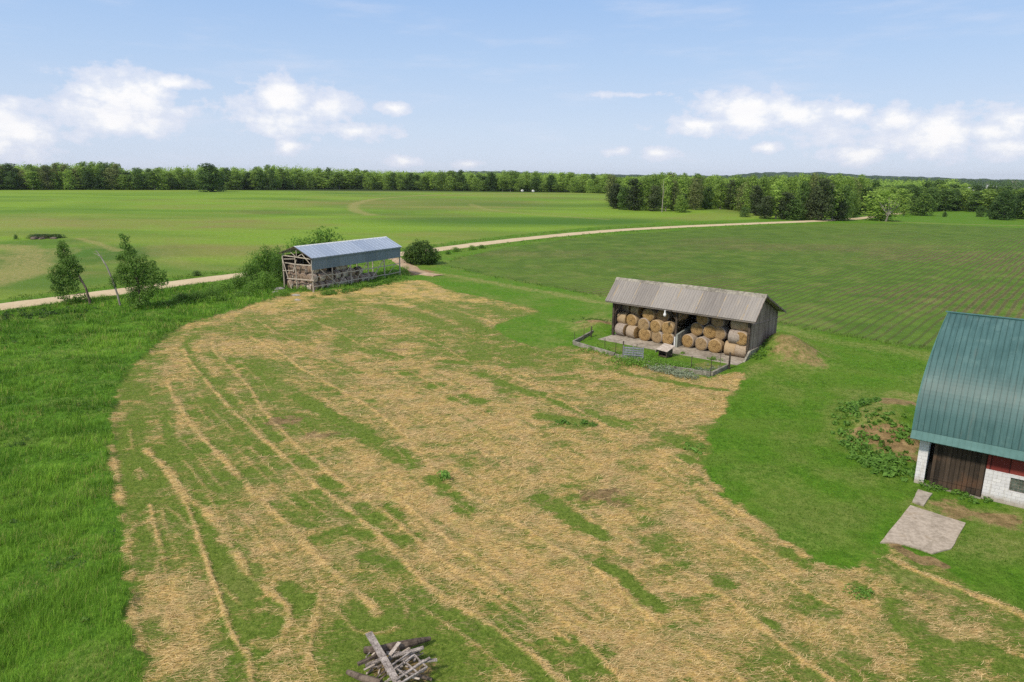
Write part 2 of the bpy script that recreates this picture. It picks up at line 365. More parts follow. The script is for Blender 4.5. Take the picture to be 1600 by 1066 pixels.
def inside(X,Y,P):
    r=np.zeros(X.shape,bool);n=len(P)
    for i in range(n):
        x1,y1=P[i];x2,y2=P[(i+1)%n]
        if y1==y2: continue
        c=((Y>=y1)!=(Y>=y2))&(X<(x2-x1)*(Y-y1)/(y2-y1)+x1);r^=c
    return r
def sdf(X,Y,P):   # positive inside
    PP=np.vstack([P,P[:1]]);d=dline(X,Y,PP,8.);return np.where(inside(X,Y,P),np.minimum(d,50),-d)
HAY=[(240,1160),(222,1066),(205,960),(197,880),(186,790),(173,700),(176,650),(183,610),(201,580),(230,550),(265,522),(300,505),(350,490),(400,475),(440,462),(470,457),(560,452),(630,440),(665,438),(700,452),(750,463),(835,482),(828,492),(790,500),(775,515),(800,530),(850,545),(893,540),(1000,563),(1110,592),(1140,580),(1168,588),(1150,612),(1130,640),(1105,680),(1118,705),(1108,722),(1127,770),(1160,795),(1230,840),(1300,882),(1345,886),(1375,868),(1382,860),(1470,888),(1490,905),(1600,958),(1720,1010),(1900,1160)]
HAYP=smooth_line(GP(HAY),3)
GREENS=[ # polyline, half width m, strength
 ([(364,558),(391,577),(421,596),(459,613),(497,640),(543,665),(586,691),(640,722)],.75,1.),
 ([(296,528),(292,549),(311,577),(336,606),(362,636)],.6,.8),([(396,665),(429,686)],.6,.8),([(470,715),(486,727)],.8,1.),([(510,752),(526,766)],.8,1.),
 ([(256,636),(262,670),(269,703)],.4,.8),([(300,796),(324,845),(351,900),(375,962),(390,1032)],.8,1.),([(345,860),(370,900),(400,940)],.9,.9),
 ([(353,710)],1.2,.6),([(353,758),(375,745)],.8,.7),([(396,737)],.8,.6),([(412,695),(420,688)],.8,.7),([(570,800),(586,809),(610,830)],1.3,1.),
 ([(500,845),(540,838)],1.4,.65),([(195,685),(215,690)],.8,.6),([(195,730),(215,735)],.8,.7),([(205,790),(225,785)],1.,.8),([(230,822),(240,840)],.8,.8),([(215,750),(270,760)],.7,.5),([(230,890),(330,880)],1.1,.6),([(225,980),(240,1000)],.8,.6),([(330,960),(350,1010)],.8,.5),
 ([(441,923),(468,947)],.9,.9),([(400,975),(420,985)],.8,.8),([(745,584),(793,603),(842,618),(890,637),(939,652),(982,666)],.75,1.),([(677,603)],1.,.9),([(700,565),(730,567)],1.,.9),([(720,622),(745,628)],1.,.9),([(769,642)],1.,.7),([(639,584)],1.1,.8),
 ([(850,650),(910,663)],.9,.9),([(870,662),(930,680)],.5,.6),([(997,589),(1084,603),(1132,610)],.45,1.),([(900,560),(1000,590)],.5,.7),([(605,700),(643,729)],.7,.9),([(677,748),(706,768),(726,801)],.55,.9),([(735,722)],.8,.7),
 ([(842,777),(871,797),(910,821),(939,835)],.6,1.),([(598,800),(628,838)],.9,1.),([(929,879),(968,903),(1006,927),(1026,947)],.55,1.),([(1060,946),(1103,937)],.3,.6),([(890,1010),(925,1035)],.8,1.),
 ([(690,960),(750,985),(780,1010)],.8,1.),([(830,1035),(870,1066)],.9,1.),([(560,950),(640,935)],1.1,.7),([(570,1040),(700,1060)],1.2,1.),([(600,975),(700,990),(720,1040)],.8,.8),([(500,1000),(540,970)],.7,.6),([(640,900),(680,915)],.7,.5),([(770,950)],.6,.7),([(1132,908)],.6,.7),
 ([(1060,690),(1090,700)],1.2,.9),([(1075,720),(1100,722)],1.,.9),([(985,670),(1060,690)],.8,.6),([(1234,866),(1266,881)],.5,.9),([(1381,881),(1420,905)],.9,1.),([(1175,959),(1209,978)],.35,.9),([(1269,947),(1290,955)],.6,.7),([(1405,950),(1419,981),(1444,1012)],.7,.75),([(1331,1031)],.6,.8),([(1350,1058)],.7,.8),
 ([(1500,1015),(1560,1040),(1620,1066)],.9,.8),([(1347,928)],.4,.9),([(1420,925),(1500,965)],.6,.5),([(550,640),(570,635)],.8,.5),([(700,690)],.8,.35),([(330,655),(350,665)],.8,.6),([(520,610)],.8,.5),([(590,870),(560,860)],.8,.4),([(1160,830),(1200,850)],.35,.6),([(1550,1000),(1600,1020)],.5,.5),
 ([(430,525),(470,530)],1.2,.7),([(500,500),(560,520)],1.4,.8),([(570,545),(620,560)],1.,.8),([(600,480),(680,500)],1.6,.8),([(700,480),(760,520)],1.5,.8),([(640,530),(700,545)],1.,.7),([(400,500),(440,492)],.9,.6),([(450,490),(540,478)],1.,.7),([(470,560),(500,570)],.9,.6),([(800,560),(850,575)],1.2,.7),([(690,510),(770,545),(850,560)],1.,.7),([(560,465),(640,470)],.8,.5),([(880,600),(950,620)],.9,.5),([(950,600),(1050,630)],.6,.5),([(1000,640),(1060,655)],.8,.4),([(770,680),(830,695)],.6,.3)]
LINES=[ # polyline, half width, strength
 ([(334,530),(333,545),(353,568),(387,602),(412,640),(446,678),(480,712),(522,745),(600,800),(663,850),(726,895),(784,930),(832,965),(890,1005)],.22,.9),
 ([(286,547),(298,568),(324,598),(353,632),(387,665),(434,708),(480,746),(522,779),(565,813),(620,865),(660,905),(706,935),(764,975),(818,1015),(871,1058),(890,1075)],.25,1.),
 ([(262,598),(282,636),(311,678),(341,712),(370,741),(404,779),(438,809),(480,855),(514,889),(560,930),(590,960)],.3,1.),
 ([(227,703),(260,737),(290,775),(320,800),(345,830),(370,864),(391,895),(410,915),(448,945)],.32,1.2),([(448,945),(452,975),(440,1000)],.2,.8),([(500,925),(490,985),(480,1040)],.2,.8),
 ([(234,790),(250,853),(258,900)],.08,1.),([(289,783),(304,818),(324,884),(343,931),(367,993),(386,1028),(394,1070)],.16,1.2),
 ([(391,526),(438,551),(480,581),(560,625),(620,668),(687,743),(745,782),(803,811),(861,850),(910,879),(958,913),(1016,961),(1080,1005),(1160,1066)],.22,1.1),
 ([(600,753),(663,811),(726,860),(784,898),(832,937),(890,980),(939,1024),(977,1062)],.2,1.),
 ([(740,700),(800,735),(882,782),(939,821),(1016,860),(1100,915),(1162,956),(1234,1016),(1300,1062)],.2,1.),
 ([(760,575),(840,605),(934,661),(987,685),(1045,710),(1108,753),(1180,802),(1250,850),(1300,880)],.2,.9),
 ([(1000,760),(1100,820),(1200,880),(1256,919),(1319,953),(1375,978)],.12,.9),([(1395,878),(1450,905),(1503,922),(1587,959),(1650,990)],.28,1.2),
 ([(440,480),(520,515),(600,560),(700,612),(800,672),(900,735)],.18,.7),([(540,480),(640,515),(745,572)],.16,.7),([(640,465),(760,500),(800,530)],.2,.6),([(400,500),(470,540),(560,590),(640,640)],.15,.6),([(660,655),(760,710),(860,770)],.12,.6),([(1015,640),(1100,690)],.15,.7),
 ([(176,650),(173,700),(186,790),(197,880),(205,960),(222,1066)],.45,1.),([(1090,760),(1160,800),(1230,842),(1300,884)],.3,.9)]
DARKDIRT=[((447,655),1.6,.8),((430,668),1.,.6),((505,680),1.3,.7),((945,775),1.3,1.),((920,770),.8,.6),((970,785),.8,.6),((240,603),1.3,.4),((330,575),1.,.3),((620,548),1.3,.6),((400,715),.7,.5),((1440,872),.5,.3),((1450,930),1.,.5),((380,640),.6,.4)]
GSAMP=[(190,640,.55),(220,720,.62),(230,800,.55),(260,900,.4),(280,980,.25),(300,650,.5),(340,700,.55),(380,760,.5),(420,820,.5),(480,880,.45),(350,600,.45),(420,600,.4),(500,700,.45),(560,800,.35),(640,900,.3),(560,900,.5),(440,980,.35),(330,560,.35),(400,520,.36),(480,520,.4),(500,480,.42),(560,500,.45),(640,500,.48),(720,500,.52),(760,540,.48),(640,460,.22),(560,460,.22),(440,490,.32),(640,560,.38),(560,570,.35),(700,600,.3),(800,600,.3),(860,580,.38),(950,600,.35),(1050,620,.25),(1120,600,.25),(600,640,.3),(700,660,.2),(800,680,.22),(900,700,.25),(1000,720,.25),(600,720,.25),(700,760,.15),(800,800,.18),(900,800,.2),(1000,800,.15),(1100,850,.15),(1200,900,.2),(800,900,.25),(900,950,.25),(1000,950,.22),(1100,1000,.15),(1200,1030,.25),(700,850,.25),(700,950,.45),(600,1000,.7),(660,1040,.75),(760,1040,.45),(850,1050,.5),(1000,1050,.1),(1350,950,.35),(1450,950,.4),(1500,1000,.35),(1580,1050,.45),(1450,1050,.35),(1300,1000,.25)]
CROP=GP([(688,414),(720,402),(790,387),(880,374),(960,367),(1050,361),(1150,355),(1250,351),(1340,349),(1450,350),(1600,357),(1900,372),(1900,640),(1600,572),(1530,556),(1455,546),(1380,535),(1300,521),(1215,506),(1100,485),(945,463),(900,456),(800,438)])
LFIELD=[(-300,500),(0,468),(100,456),(220,441),(330,427),(440,412),(560,397),(690,381),(760,372),(850,362),(950,353),(1050,347),(1150,344),(1250,341),(1310,340)]
ROADPX=[(-300,520),(0,480),(100,467),(220,451),(330,436),(440,423),(560,406),(640,395),(690,389),(760,380),(850,370),(950,361),(1050,355),(1150,350.5),(1250,346.5),(1320,343),(1365,339),(1400,334),(1430,330)]
ROADP=smooth_line(GP(ROADPX),5)
PAD=[G(*q) for q in [(1422,792),(1509,816),(1486,862),(1456,867),(1432,860),(1402,852),(1375,851)]]
_a=G(957,524);HB=_a[:2]+np.array([.755,-.655])*18.+np.array([.655,.755])*4.6
MOUNDS=[(G(1238,560),4.2,1.0),(G(1215,545),3.,.9),(G(930,512),3.6,.9),(np.array([HB[0],HB[1],0]),3.6,1.0),(G(1382,672),3.6,1.1),(G(1400,650),3.2,1.0),(G(600,1040),1.6,.12)]
def hills(x,y):
    z=hills0(x,y)
    for c,r,h in MOUNDS:
        d=np.hypot(x-c[0],y-c[1])/r;z=z+h*np.exp(-d*d*1.6)
    return z
def masks(X,Y):
    sh=X.shape;X=X.ravel();Y=Y.ravel();n=len(X)
    near=(Y<190)&(Y>5)
    straw=np.zeros(n);tall=np.zeros(n);dirt=np.zeros(n);yel=np.zeros(n);crop=np.zeros(n);lf=np.zeros(n);br=np.zeros(n);ridge=np.zeros(n);grn=np.zeros(n)
    # wobble the coordinates so that traced edges are ragged
    wx=X+(fbm(X,Y,1.6,4,3)-.5)*1.3+(fbm(X,Y,.25,2,31)-.5)*.25;wy=Y+(fbm(X,Y,1.6,4,9)-.5)*1.3
    i=near;x=wx[i];y=wy[i]
    sd=sdf(x,y,HAYP)
    hay=S(-.25,.35,sd+(fbm(X[i],Y[i],.8,3,5)-.5)*.9)
    # regional greenness
    num=np.zeros(len(x));den=np.zeros(len(x))
    for a,b,g in GSAMP:
        p=G(a,b);wgt=1/((x-p[0])**2+(y-p[1])**2+3.)**2;num+=wgt*g;den+=wgt
    reg=num/den
    ang=math.radians(-57);u=X[i]*math.cos(ang)+Y[i]*math.sin(ang);v=-X[i]*math.sin(ang)+Y[i]*math.cos(ang)
    ca=math.radians(18);cu=X[i]*math.cos(ca)+Y[i]*math.sin(ca);cv=-X[i]*math.sin(ca)+Y[i]*math.cos(ca)
    blot=fbm(u*.5,v,1.6,4,21);big=fbm(u*.35,v*.9,5.,2,22);cmb=fbm(cu*.28,cv*1.2,.8,5,23)
    mott=.38*blot+.27*big+.35*cmb
    g=S(.30,-.20,(mott-.20)-reg*.64-.028)          # green where noise is under the regional level
    cw=fbm(cu*.3,cv*1.3,.5,4,8)-.5
    gs=np.zeros(len(x));xs_=X[i]+.3*(x-X[i]);ys_=Y[i]+.3*(y-Y[i])
    for P,wd,s in GREENS:
        Q=GP(P);Q=smooth_line(Q,3) if len(Q)>1 else np.vstack([Q,Q+.01])
        d=dline(xs_,ys_,Q,5.);gs=np.maximum(gs,min(1.,s*1.1)*S(wd*1.55+.2,wd*.35,d+cw*(wd*.7+.6)))
    gs=gs*(.45+.55*S(.30,.52,.5*cmb+.5*fbm(x,y,.9,3,29)))
    g=np.maximum(g*.9,gs)
    rl=np.zeros(len(x));cr=np.zeros(len(x))
    xl=X[i]+(fbm(X[i],Y[i],3.,2,13)-.5)*.16;yl=Y[i]
    brk=fbm(X[i],Y[i],1.3,3,14)
    for P,wd,s in LINES:
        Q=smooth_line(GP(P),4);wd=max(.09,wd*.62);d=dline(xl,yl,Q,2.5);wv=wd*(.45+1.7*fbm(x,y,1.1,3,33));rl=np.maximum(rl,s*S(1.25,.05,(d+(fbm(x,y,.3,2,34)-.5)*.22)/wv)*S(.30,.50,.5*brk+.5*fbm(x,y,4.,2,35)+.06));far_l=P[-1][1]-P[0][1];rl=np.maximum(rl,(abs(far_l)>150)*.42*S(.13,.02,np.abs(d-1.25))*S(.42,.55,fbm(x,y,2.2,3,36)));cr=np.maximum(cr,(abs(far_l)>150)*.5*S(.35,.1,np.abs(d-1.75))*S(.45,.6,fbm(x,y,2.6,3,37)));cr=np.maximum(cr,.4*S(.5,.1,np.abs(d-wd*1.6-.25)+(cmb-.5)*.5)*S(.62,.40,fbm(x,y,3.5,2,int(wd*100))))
    g=np.maximum(g,cr);g=g*(1-.9*np.clip(rl,0,1))  # green strips along the straw lines, with the ridges' shade painted in
    st=hay*(1-g)
    ridge[i]=np.clip(rl,0,1.2)*hay*S(.2,.5,fbm(X[i],Y[i],.5,3,15)+.15)
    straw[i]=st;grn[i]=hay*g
    dd=np.zeros(len(x))
    for c,r,s in DARKDIRT:
        p=G(*c);dx=(x-p[0]);dy=(y-p[1]);a=math.radians(15);q=np.hypot((dx*math.cos(a)+dy*math.sin(a))/1.3,(-dx*math.sin(a)+dy*math.cos(a))/.8)/r
        dd=np.maximum(dd,s*S(1.1,.3,q+(fbm(X[i],Y[i],.6,4,17)-.5)*1.2))
    # earth banks and bare places
    for c,r,s in [((1330,620),.9,.4),((960,546),1.6,.45),((1000,556),1.5,.4),((1095,570),1.6,.5),((1125,572),1.2,.5),((620,1045),1.3,.75),((640,1055),1.1,.7),((1245,562),3.6,.62),((1262,570),2.4,.6),((1218,572),1.4,.4),((935,508),3.,.8),((915,515),2.,.5),((1380,690),2.8,.9),((1412,640),2.6,1.),((1330,660),1.,.6),((1355,640),1.2,.5),((1425,720),1.2,.7),((1500,795),1.6,.7),((1560,815),1.4,.7),((1395,858),.6,.9),((1415,864),.6,1.),((1437,871),.7,1.),((1460,876),.7,1.),((1425,700),1.6,.8),((1395,650),1.6,.7),((1365,680),1.3,.7),((1340,640),.8,.5),((640,428),3.2,.9),((660,425),3.5,.9),((633,414),3,1.),((700,432),3.,.4),((1130,640),.1,0),((1150,590),1.3,.4),((440,465),1.5,.5)]:
        p=G(*c);q=np.hypot(x-p[0],y-p[1])/r;dd=np.maximum(dd,s*S(1.1,.4,q+(fbm(X[i],Y[i],.9,4,18)-.5)*1.1))
    dirt[i]=dd
    # tall rough grass: everything left of the hay field up to the road
    rough=GP([(-600,1400),(-300,505),(0,490),(200,462),(330,446),(420,432),(470,425),(640,412),(640,440),(560,455),(480,460),(440,464),(350,492),(265,525),(201,584),(176,660),(173,700),(186,790),(205,960),(222,1066),(240,1400)])
    sr=sdf(x,y,rough);tall[i]=S(-.6,.6,sr)*(1-hay)
    # yellow mown margins
    for P,wd,s in [([(640,420),(700,430),(760,441),(870,460),(945,474)],1.3,.7),([(1215,512),(1300,532),(1380,545),(1450,556),(1560,575)],1.6,.45),([(1205,520),(1260,540),(1290,560)],1.4,.35),([(860,500),(900,505),(940,490)],1.,.4),([(1290,690),(1310,640),(1340,610)],.7,.3),([(1350,690),(1365,655),(1385,635),(1420,620)],1.3,.75),([(1360,700),(1400,715),(1425,700)],1.,.7),([(1215,555),(1250,575),(1285,572)],1.4,.5),([(905,515),(930,505),(950,500)],1.6,.6),([(1440,790),(1500,800),(1600,820)],1.0,.7),([(1520,860),(1560,850)],1.6,.5),([(1300,740),(1340,750)],1.5,.3),([(1400,905),(1470,930)],.9,.5),([(1160,590),(1190,575)],1.,.6)]:
        d=dline(x,y,smooth_line(GP(P),4),9.);yel[i]=np.maximum(yel[i],s*S(wd*1.6,wd*.3,d+(fbm(X[i],Y[i],1.5,4,19)-.5)*2))
    yel[i]=np.maximum(yel[i],.25*S(.55,.72,fbm(X[i],Y[i],4.,4,20)))
    # fields
    sc=sdf(wx,wy,CROP);far=(X>0)&inside(X,Y,CROP);crop=S(-.5,.5,sc)
    LF=GP(LFIELD);lx=np.interp(X,LF[:,0],LF[:,1]);bnd=(X>LF[0,0])
    lf=S(-1.,1.5,(Y-lx)-3.*0+(fbm(X,Y,3,3,25)-.5)*3)*(X<LF[-1,0])
    lf=lf*(1-S(0,1,(Y>900)*1.))
    b=.4*fbm(X*.6,Y,50,5,41)+.6*fbm(X*.6,Y,120,4,42)
    br=S(.44,.62,b)*.5*S(-160,-90,X)
    for c,rx,ry,s in [((360,392),34,16,.8),((450,402),20,10,.5),((200,345),60,30,.55),((330,350),50,30,.45),((670,318),80,60,1.2),((610,320),45,40,1.),((720,322),45,40,1.),((800,378),30,10,.3),((110,335),40,20,.35),((450,330),60,30,.3)]:
        p=G(*c);q=np.hypot((X-p[0])/rx,(Y-p[1])/ry);br=np.maximum(br,s*S(1.15,.35,q+(b-.5)*1.3))
    for c,rad,wgt in [((250,360),9.,.8),((640,318),11.,.9)]:
        p=G(*c);q=np.hypot((X-p[0])/1.6,Y-p[1]);th=np.arctan2(Y-p[1],X-p[0]);bd=fbm(q/rad*.7,th*3.2,1.,5,47);br=np.clip(br+wgt*(S(.50,.74,bd)*.42-S(.5,.3,bd)*.2),0,1)
    br=np.where(lf>.3,br,0)
    for P,wd,s in [([(760,305),(700,304),(640,307),(590,311),(560,317),(551,323),(558,330),(580,336)],2.6,.9),([(735,319),(760,327),(830,335),(950,343)],2.,.6),([(0,385),(30,388),(50,400),(45,418),(20,432),(-30,445)],4.5,1.),([(0,402),(22,405),(18,418),(-10,425)],2.5,.9),([(125,373),(150,380),(185,392)],1.2,.9),([(0,300),(300,298)],6,.3),([(700,303),(940,308)],5.,.35),([(1380,346),(1480,350),(1600,353),(1700,357)],2.5,.7),([(0,340),(30,355)],18,.35),([(240,385),(290,415),(380,422)],3.,.35)]:
        d=dline(X,Y,smooth_line(GP(P),5),40.);yel=np.maximum(yel,s*S(wd*1.5,wd*.4,d+(fbm(X,Y,6,3,44)-.5)*wd))
    p1=G(0,386);p2=G(0,434);pm=(p1+p2)/2;q=np.hypot((X-pm[0]+.5)/(58*np.linalg.norm(pm)/F),(Y-pm[1])/abs(p1[1]-p2[1])*2)
    rg_=.5+.5*np.cos(q*18);yel=np.maximum(yel,S(1.08,.92,q)*(.35+.45*rg_)*S(.28,.42,q))
    # deeper green in the hollow beyond the tan outline
    dg=np.zeros(n)
    for c,rx,ry,s in [((830,345),70,22,1.),((760,350),40,14,.6),((820,320),60,20,.5),((60,330),24,60,.4),((90,400),26,26,1.),((70,440),20,14,.8),((60,380),16,14,.8)]:
        p=G(*c);q=np.hypot((X-p[0])/rx,(Y-p[1])/ry);dg=np.maximum(dg,s*S(1.2,.4,q+(b-.5)))
    dg=np.maximum(dg,.55*S(.52,.72,fbm(X*.35+Y*.2,Y*.9,30,4,48)));dg=dg*(lf>.3)
    # crop field: weedy green and bare streaks
    bc=fbm(X*.7-Y*.3,Y,18,4,51);cb=S(.36,.66,bc);pr=G(1560,400);cb=np.clip(cb*.75+.5*np.exp(-((X-pr[0])**2+(Y-pr[1])**2)/60**2),0,1)
    cb*=1-.8*np.exp(-((Y-G(1400,355)[1])/40)**2)
    far_y=S(170,150,Y)
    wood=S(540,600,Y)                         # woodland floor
    for a in (straw,tall,dirt): a[~near]=0
    mA=np.stack([straw,tall,np.clip(dirt,0,1),np.clip(yel,0,1)],1)
    mB=np.stack([crop,lf,np.where(crop>.4,cb,br),np.clip(dg,0,1)],1)
    mC=np.stack([ridge,grn,wood,np.ones(n)],1)
    return mA,mB,mC
# ------------------------------------------------------------------ ground material
def ground_mat():
    m=N('ground_cover');geo=m.new('ShaderNodeNewGeometry');P=geo.outputs['Position']
    A=m.attr('mA');B=m.attr('mB');K=m.attr('mC')
    sa=m.new('ShaderNodeSeparateColor');m.l.new(A.outputs['Color'],sa.inputs[0]);sb=m.new('ShaderNodeSeparateColor');m.l.new(B.outputs['Color'],sb.inputs[0]);sk=m.new('ShaderNodeSeparateColor');m.l.new(K.outputs['Color'],sk.inputs[0])
    straw,tall,dirt,yel=sa.outputs[0],sa.outputs[1],sa.outputs[2],A.outputs['Alpha']
    crop,lf,br,dg=sb.outputs[0],sb.outputs[1],sb.outputs[2],B.outputs['Alpha']
    ridge,grn,wood=sk.outputs[0],sk.outputs[1],sk.outputs[2]
    fine=m.noise(P,9,5,.75);mid=m.noise(P,1.6,5,.65);big=m.noise(P,.22,4,.6);vfine=m.noise(P,26,3,.7)
    f0=m.math('ADD',m.math('MULTIPLY',fine,.45),m.math('MULTIPLY',vfine,.25));f0=m.math('ADD',f0,m.math('MULTIPLY',m.noise(P,3.4,4,.7),.3))
    ff=m.math('MULTIPLY_ADD',m.math('SUBTRACT',f0,.5),2.3,.5)
    mid=m.math('MULTIPLY_ADD',m.math('SUBTRACT',mid,.5),1.5,.5)
    lawn=m.ramp(m.math('ADD',m.math('MULTIPLY',ff,.55),m.math('MULTIPLY',mid,.45)),[(.2,(.026,.075,.005)),(.5,(.082,.195,.013)),(.8,(.18,.31,.035))])
    lawn=m.mix(lawn,(.135,.20,.034),m.math('MULTIPLY',m.ss(big,.42,.62),.5))
    tcol=m.ramp(m.math('ADD',m.math('MULTIPLY',ff,.5),m.math('MULTIPLY',mid,.5)),[(.25,(.030,.088,.008)),(.55,(.090,.205,.020)),(.8,(.18,.32,.042))])
    c=m.mix(lawn,tcol,tall)
    # mid-height regrowth inside the hay field, plus painted shade along the straw ridges
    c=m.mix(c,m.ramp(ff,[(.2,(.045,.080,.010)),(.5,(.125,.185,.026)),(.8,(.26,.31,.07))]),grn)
    # left field: thin young crop with brown soil showing
    lcol=m.ramp(m.math('ADD',m.math('MULTIPLY',mid,.5),m.math('MULTIPLY',ff,.5)),[(.2,(.082,.165,.016)),(.5,(.168,.285,.030)),(.8,(.28,.38,.06))])
    lcol=m.mix(lcol,(.22,.175,.075),m.math('MULTIPLY',br,m.math('MULTIPLY_ADD',m.ss(ff,.3,.7),.5,.45)))
    ln=m.noise(m.coord(vec=P,scale=(.03,.10,1),rot=(0,0,.1)),1,5,.6);lcol=m.mix(lcol,(.20,.31,.045),m.math('MULTIPLY',m.ss(ln,.5,.65),.35))
    l2=m.noise(m.coord(vec=P,scale=(.009,.022,1),rot=(0,0,-.3)),1,6,.65);lcol=m.mix(lcol,(.10,.19,.026),m.math('MULTIPLY',m.ss(l2,.48,.60),.55))
    lcol=m.mix(lcol,(.045,.125,.018),m.math('MULTIPLY',dg,.75))
    c=m.mix(c,lcol,lf)
    # right field: drilled rows
    rot=m.coord(vec=P,rot=(0,0,math.radians(-49.)));sp=m.new('ShaderNodeSeparateXYZ');m.inp(sp.inputs[0],rot)
    wob=m.noise(P,.06,2,.5);yy=m.math('ADD',sp.outputs[1],m.math('MULTIPLY',wob,1.2))
    row=m.math('SINE',m.math('MULTIPLY',yy,2*PI/1.2));wide=m.math('SINE',m.math('MULTIPLY',yy,2*PI/6.08))
    rr=m.math('ADD',m.math('MULTIPLY',row,1.),m.math('MULTIPLY',m.math('SUBTRACT',mid,.5),.7));rr=m.math('ADD',rr,m.math('MULTIPLY',m.math('SUBTRACT',ff,.5),1.3))
    rr=m.math('ADD',rr,m.math('MULTIPLY',wide,.18))
    soil=m.mix((.11,.09,.042),(.205,.16,.085),m.ss(mid,.35,.65))
    green=m.mix((.068,.138,.018),(.108,.192,.026),m.ss(big,.35,.65))
    cc=m.mix(green,soil,m.ss(m.math('ADD',rr,m.math('MULTIPLY',m.math('SUBTRACT',br,.55),1.5)),-.5,1.7))
    str_=m.noise(m.coord(vec=rot,scale=(.02,.28,1)),1,4,.6);cc=m.mix(cc,(.13,.20,.035),m.math('MULTIPLY',m.ss(str_,.52,.70),.2))
    cc=m.mix(cc,(.16,.235,.04),m.math('MULTIPLY',m.ss(m.noise(P,.012,4,.6),.5,.65),.35))
    cc=m.mix(cc,(.062,.085,.024),m.math('MULTIPLY',m.ss(m.math('ADD',row,m.math('MULTIPLY',m.math('SUBTRACT',ff,.5),.8)),.1,1.),.55))
    c=m.mix(c,cc,crop)
    ycol=m.ramp(ff,[(.3,(.17,.17,.05)),(.6,(.34,.31,.12)),(.75,(.42,.38,.17))])
    c=m.mix(c,ycol,m.math('MULTIPLY',yel,m.math('ADD',.35,m.math('MULTIPLY',m.ss(mid,.35,.6),.65))))
    # cut straw: stems combed across the swaths, in several directions
    def stems(a,sx,sy,sc=1.):
        return m.noise(m.coord(vec=P,scale=(sx,sy,1),rot=(0,0,math.radians(a))),sc,4,.65,.6)
    s1=stems(-25,2.2,20);s2=stems(-50,2.6,22);s3=stems(10,2.2,18);pick=m.noise(P,.5,3,.5)
    sA=m.new('ShaderNodeMix',data_type='FLOAT');m.inp(sA.inputs[0],m.ss(pick,.42,.48));m.inp(sA.inputs[2],s1);m.inp(sA.inputs[3],s2)
    sB=m.new('ShaderNodeMix',data_type='FLOAT');m.inp(sB.inputs[0],m.ss(pick,.54,.6));m.inp(sB.inputs[2],sA.outputs[0]);m.inp(sB.inputs[3],s3)
    st=sB.outputs[0]
    sv=m.math('ADD',m.math('MULTIPLY_ADD',m.math('SUBTRACT',st,.5),1.3,.5-.17),m.math('MULTIPLY',ff,.42))
    scol=m.ramp(sv,[(.28,(.19,.115,.035)),(.44,(.44,.295,.095)),(.60,(.62,.435,.16)),(.78,(.82,.63,.30))])
    gy=m.ramp(sv,[(.28,(.19,.12,.055)),(.46,(.40,.285,.13)),(.62,(.56,.41,.21)),(.80,(.72,.57,.33))])
    pn=m.noise(P,.38,4,.6)
    scol=m.mix(scol,gy,m.math('MULTIPLY',m.ss(pn,.44,.62),.75))
    scol=m.mix(scol,m.ramp(ff,[(.3,(.42,.28,.09)),(.7,(.85,.62,.26))]),m.math('MULTIPLY',ridge,.6))
    # greenish stubble showing through thin straw
    scol=m.mix(scol,(.24,.26,.065),m.math('MULTIPLY',m.ss(m.noise(P,.9,4,.65),.44,.64),.6))
    sf=m.ss(m.math('ADD',straw,m.math('ADD',m.math('MULTIPLY',m.math('SUBTRACT',sv,.54),1.5),m.math('MULTIPLY',m.math('SUBTRACT',mid,.5),.9))),.15,.85)
    sf=m.math('MULTIPLY',sf,m.ss(straw,.03,.15));sf=m.math('MAXIMUM',sf,m.math('MULTIPLY',ridge,.85))
    c=m.mix(c,scol,sf)
    dcol=m.ramp(m.math('ADD',m.math('MULTIPLY',ff,.5),m.math('MULTIPLY',mid,.5)),[(.32,(.11,.08,.035)),(.52,(.27,.19,.09)),(.72,(.42,.31,.16))])
    c=m.mix(c,dcol,m.ss(m.math('ADD',dirt,m.math('MULTIPLY',m.math('SUBTRACT',ff,.5),1.)),.3,.75))
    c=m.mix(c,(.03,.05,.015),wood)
    m.col(c);m.set(Roughness=.95);m.b.inputs['Specular IOR Level'].default_value=.1
    hh=m.math('ADD',m.math('MULTIPLY',st,m.math('MULTIPLY',sf,1.1)),m.math('MULTIPLY',ff,.9));hh=m.math('ADD',hh,m.math('MULTIPLY',mid,1.4))
    m.bump(hh,.75,.10)
    return m.m
# ------------------------------------------------------------------ ground sheet (finer near the farmyard, reaching the horizon)
ys=[-300.,-60,0,9,14];y=18.
while y<130: ys.append(y);y*=1.0030
while y<700: ys.append(y);y*=1.012
while y<14000: ys.append(y);y*=1.12
ys=np.array(ys)
t=np.linspace(-1,1,861);outer=np.array([1.15,1.5,2.5,5.,12.])
t=np.concatenate([-outer[::-1],t,outer])
Wd=.86*np.abs(ys)+11;Wd=np.maximum(Wd,25)
GX=t[None,:]*Wd[:,None];GY=np.repeat(ys[:,None],len(t),1)
mA,mB,mC=masks(GX,GY)
Z=hills(GX,GY)
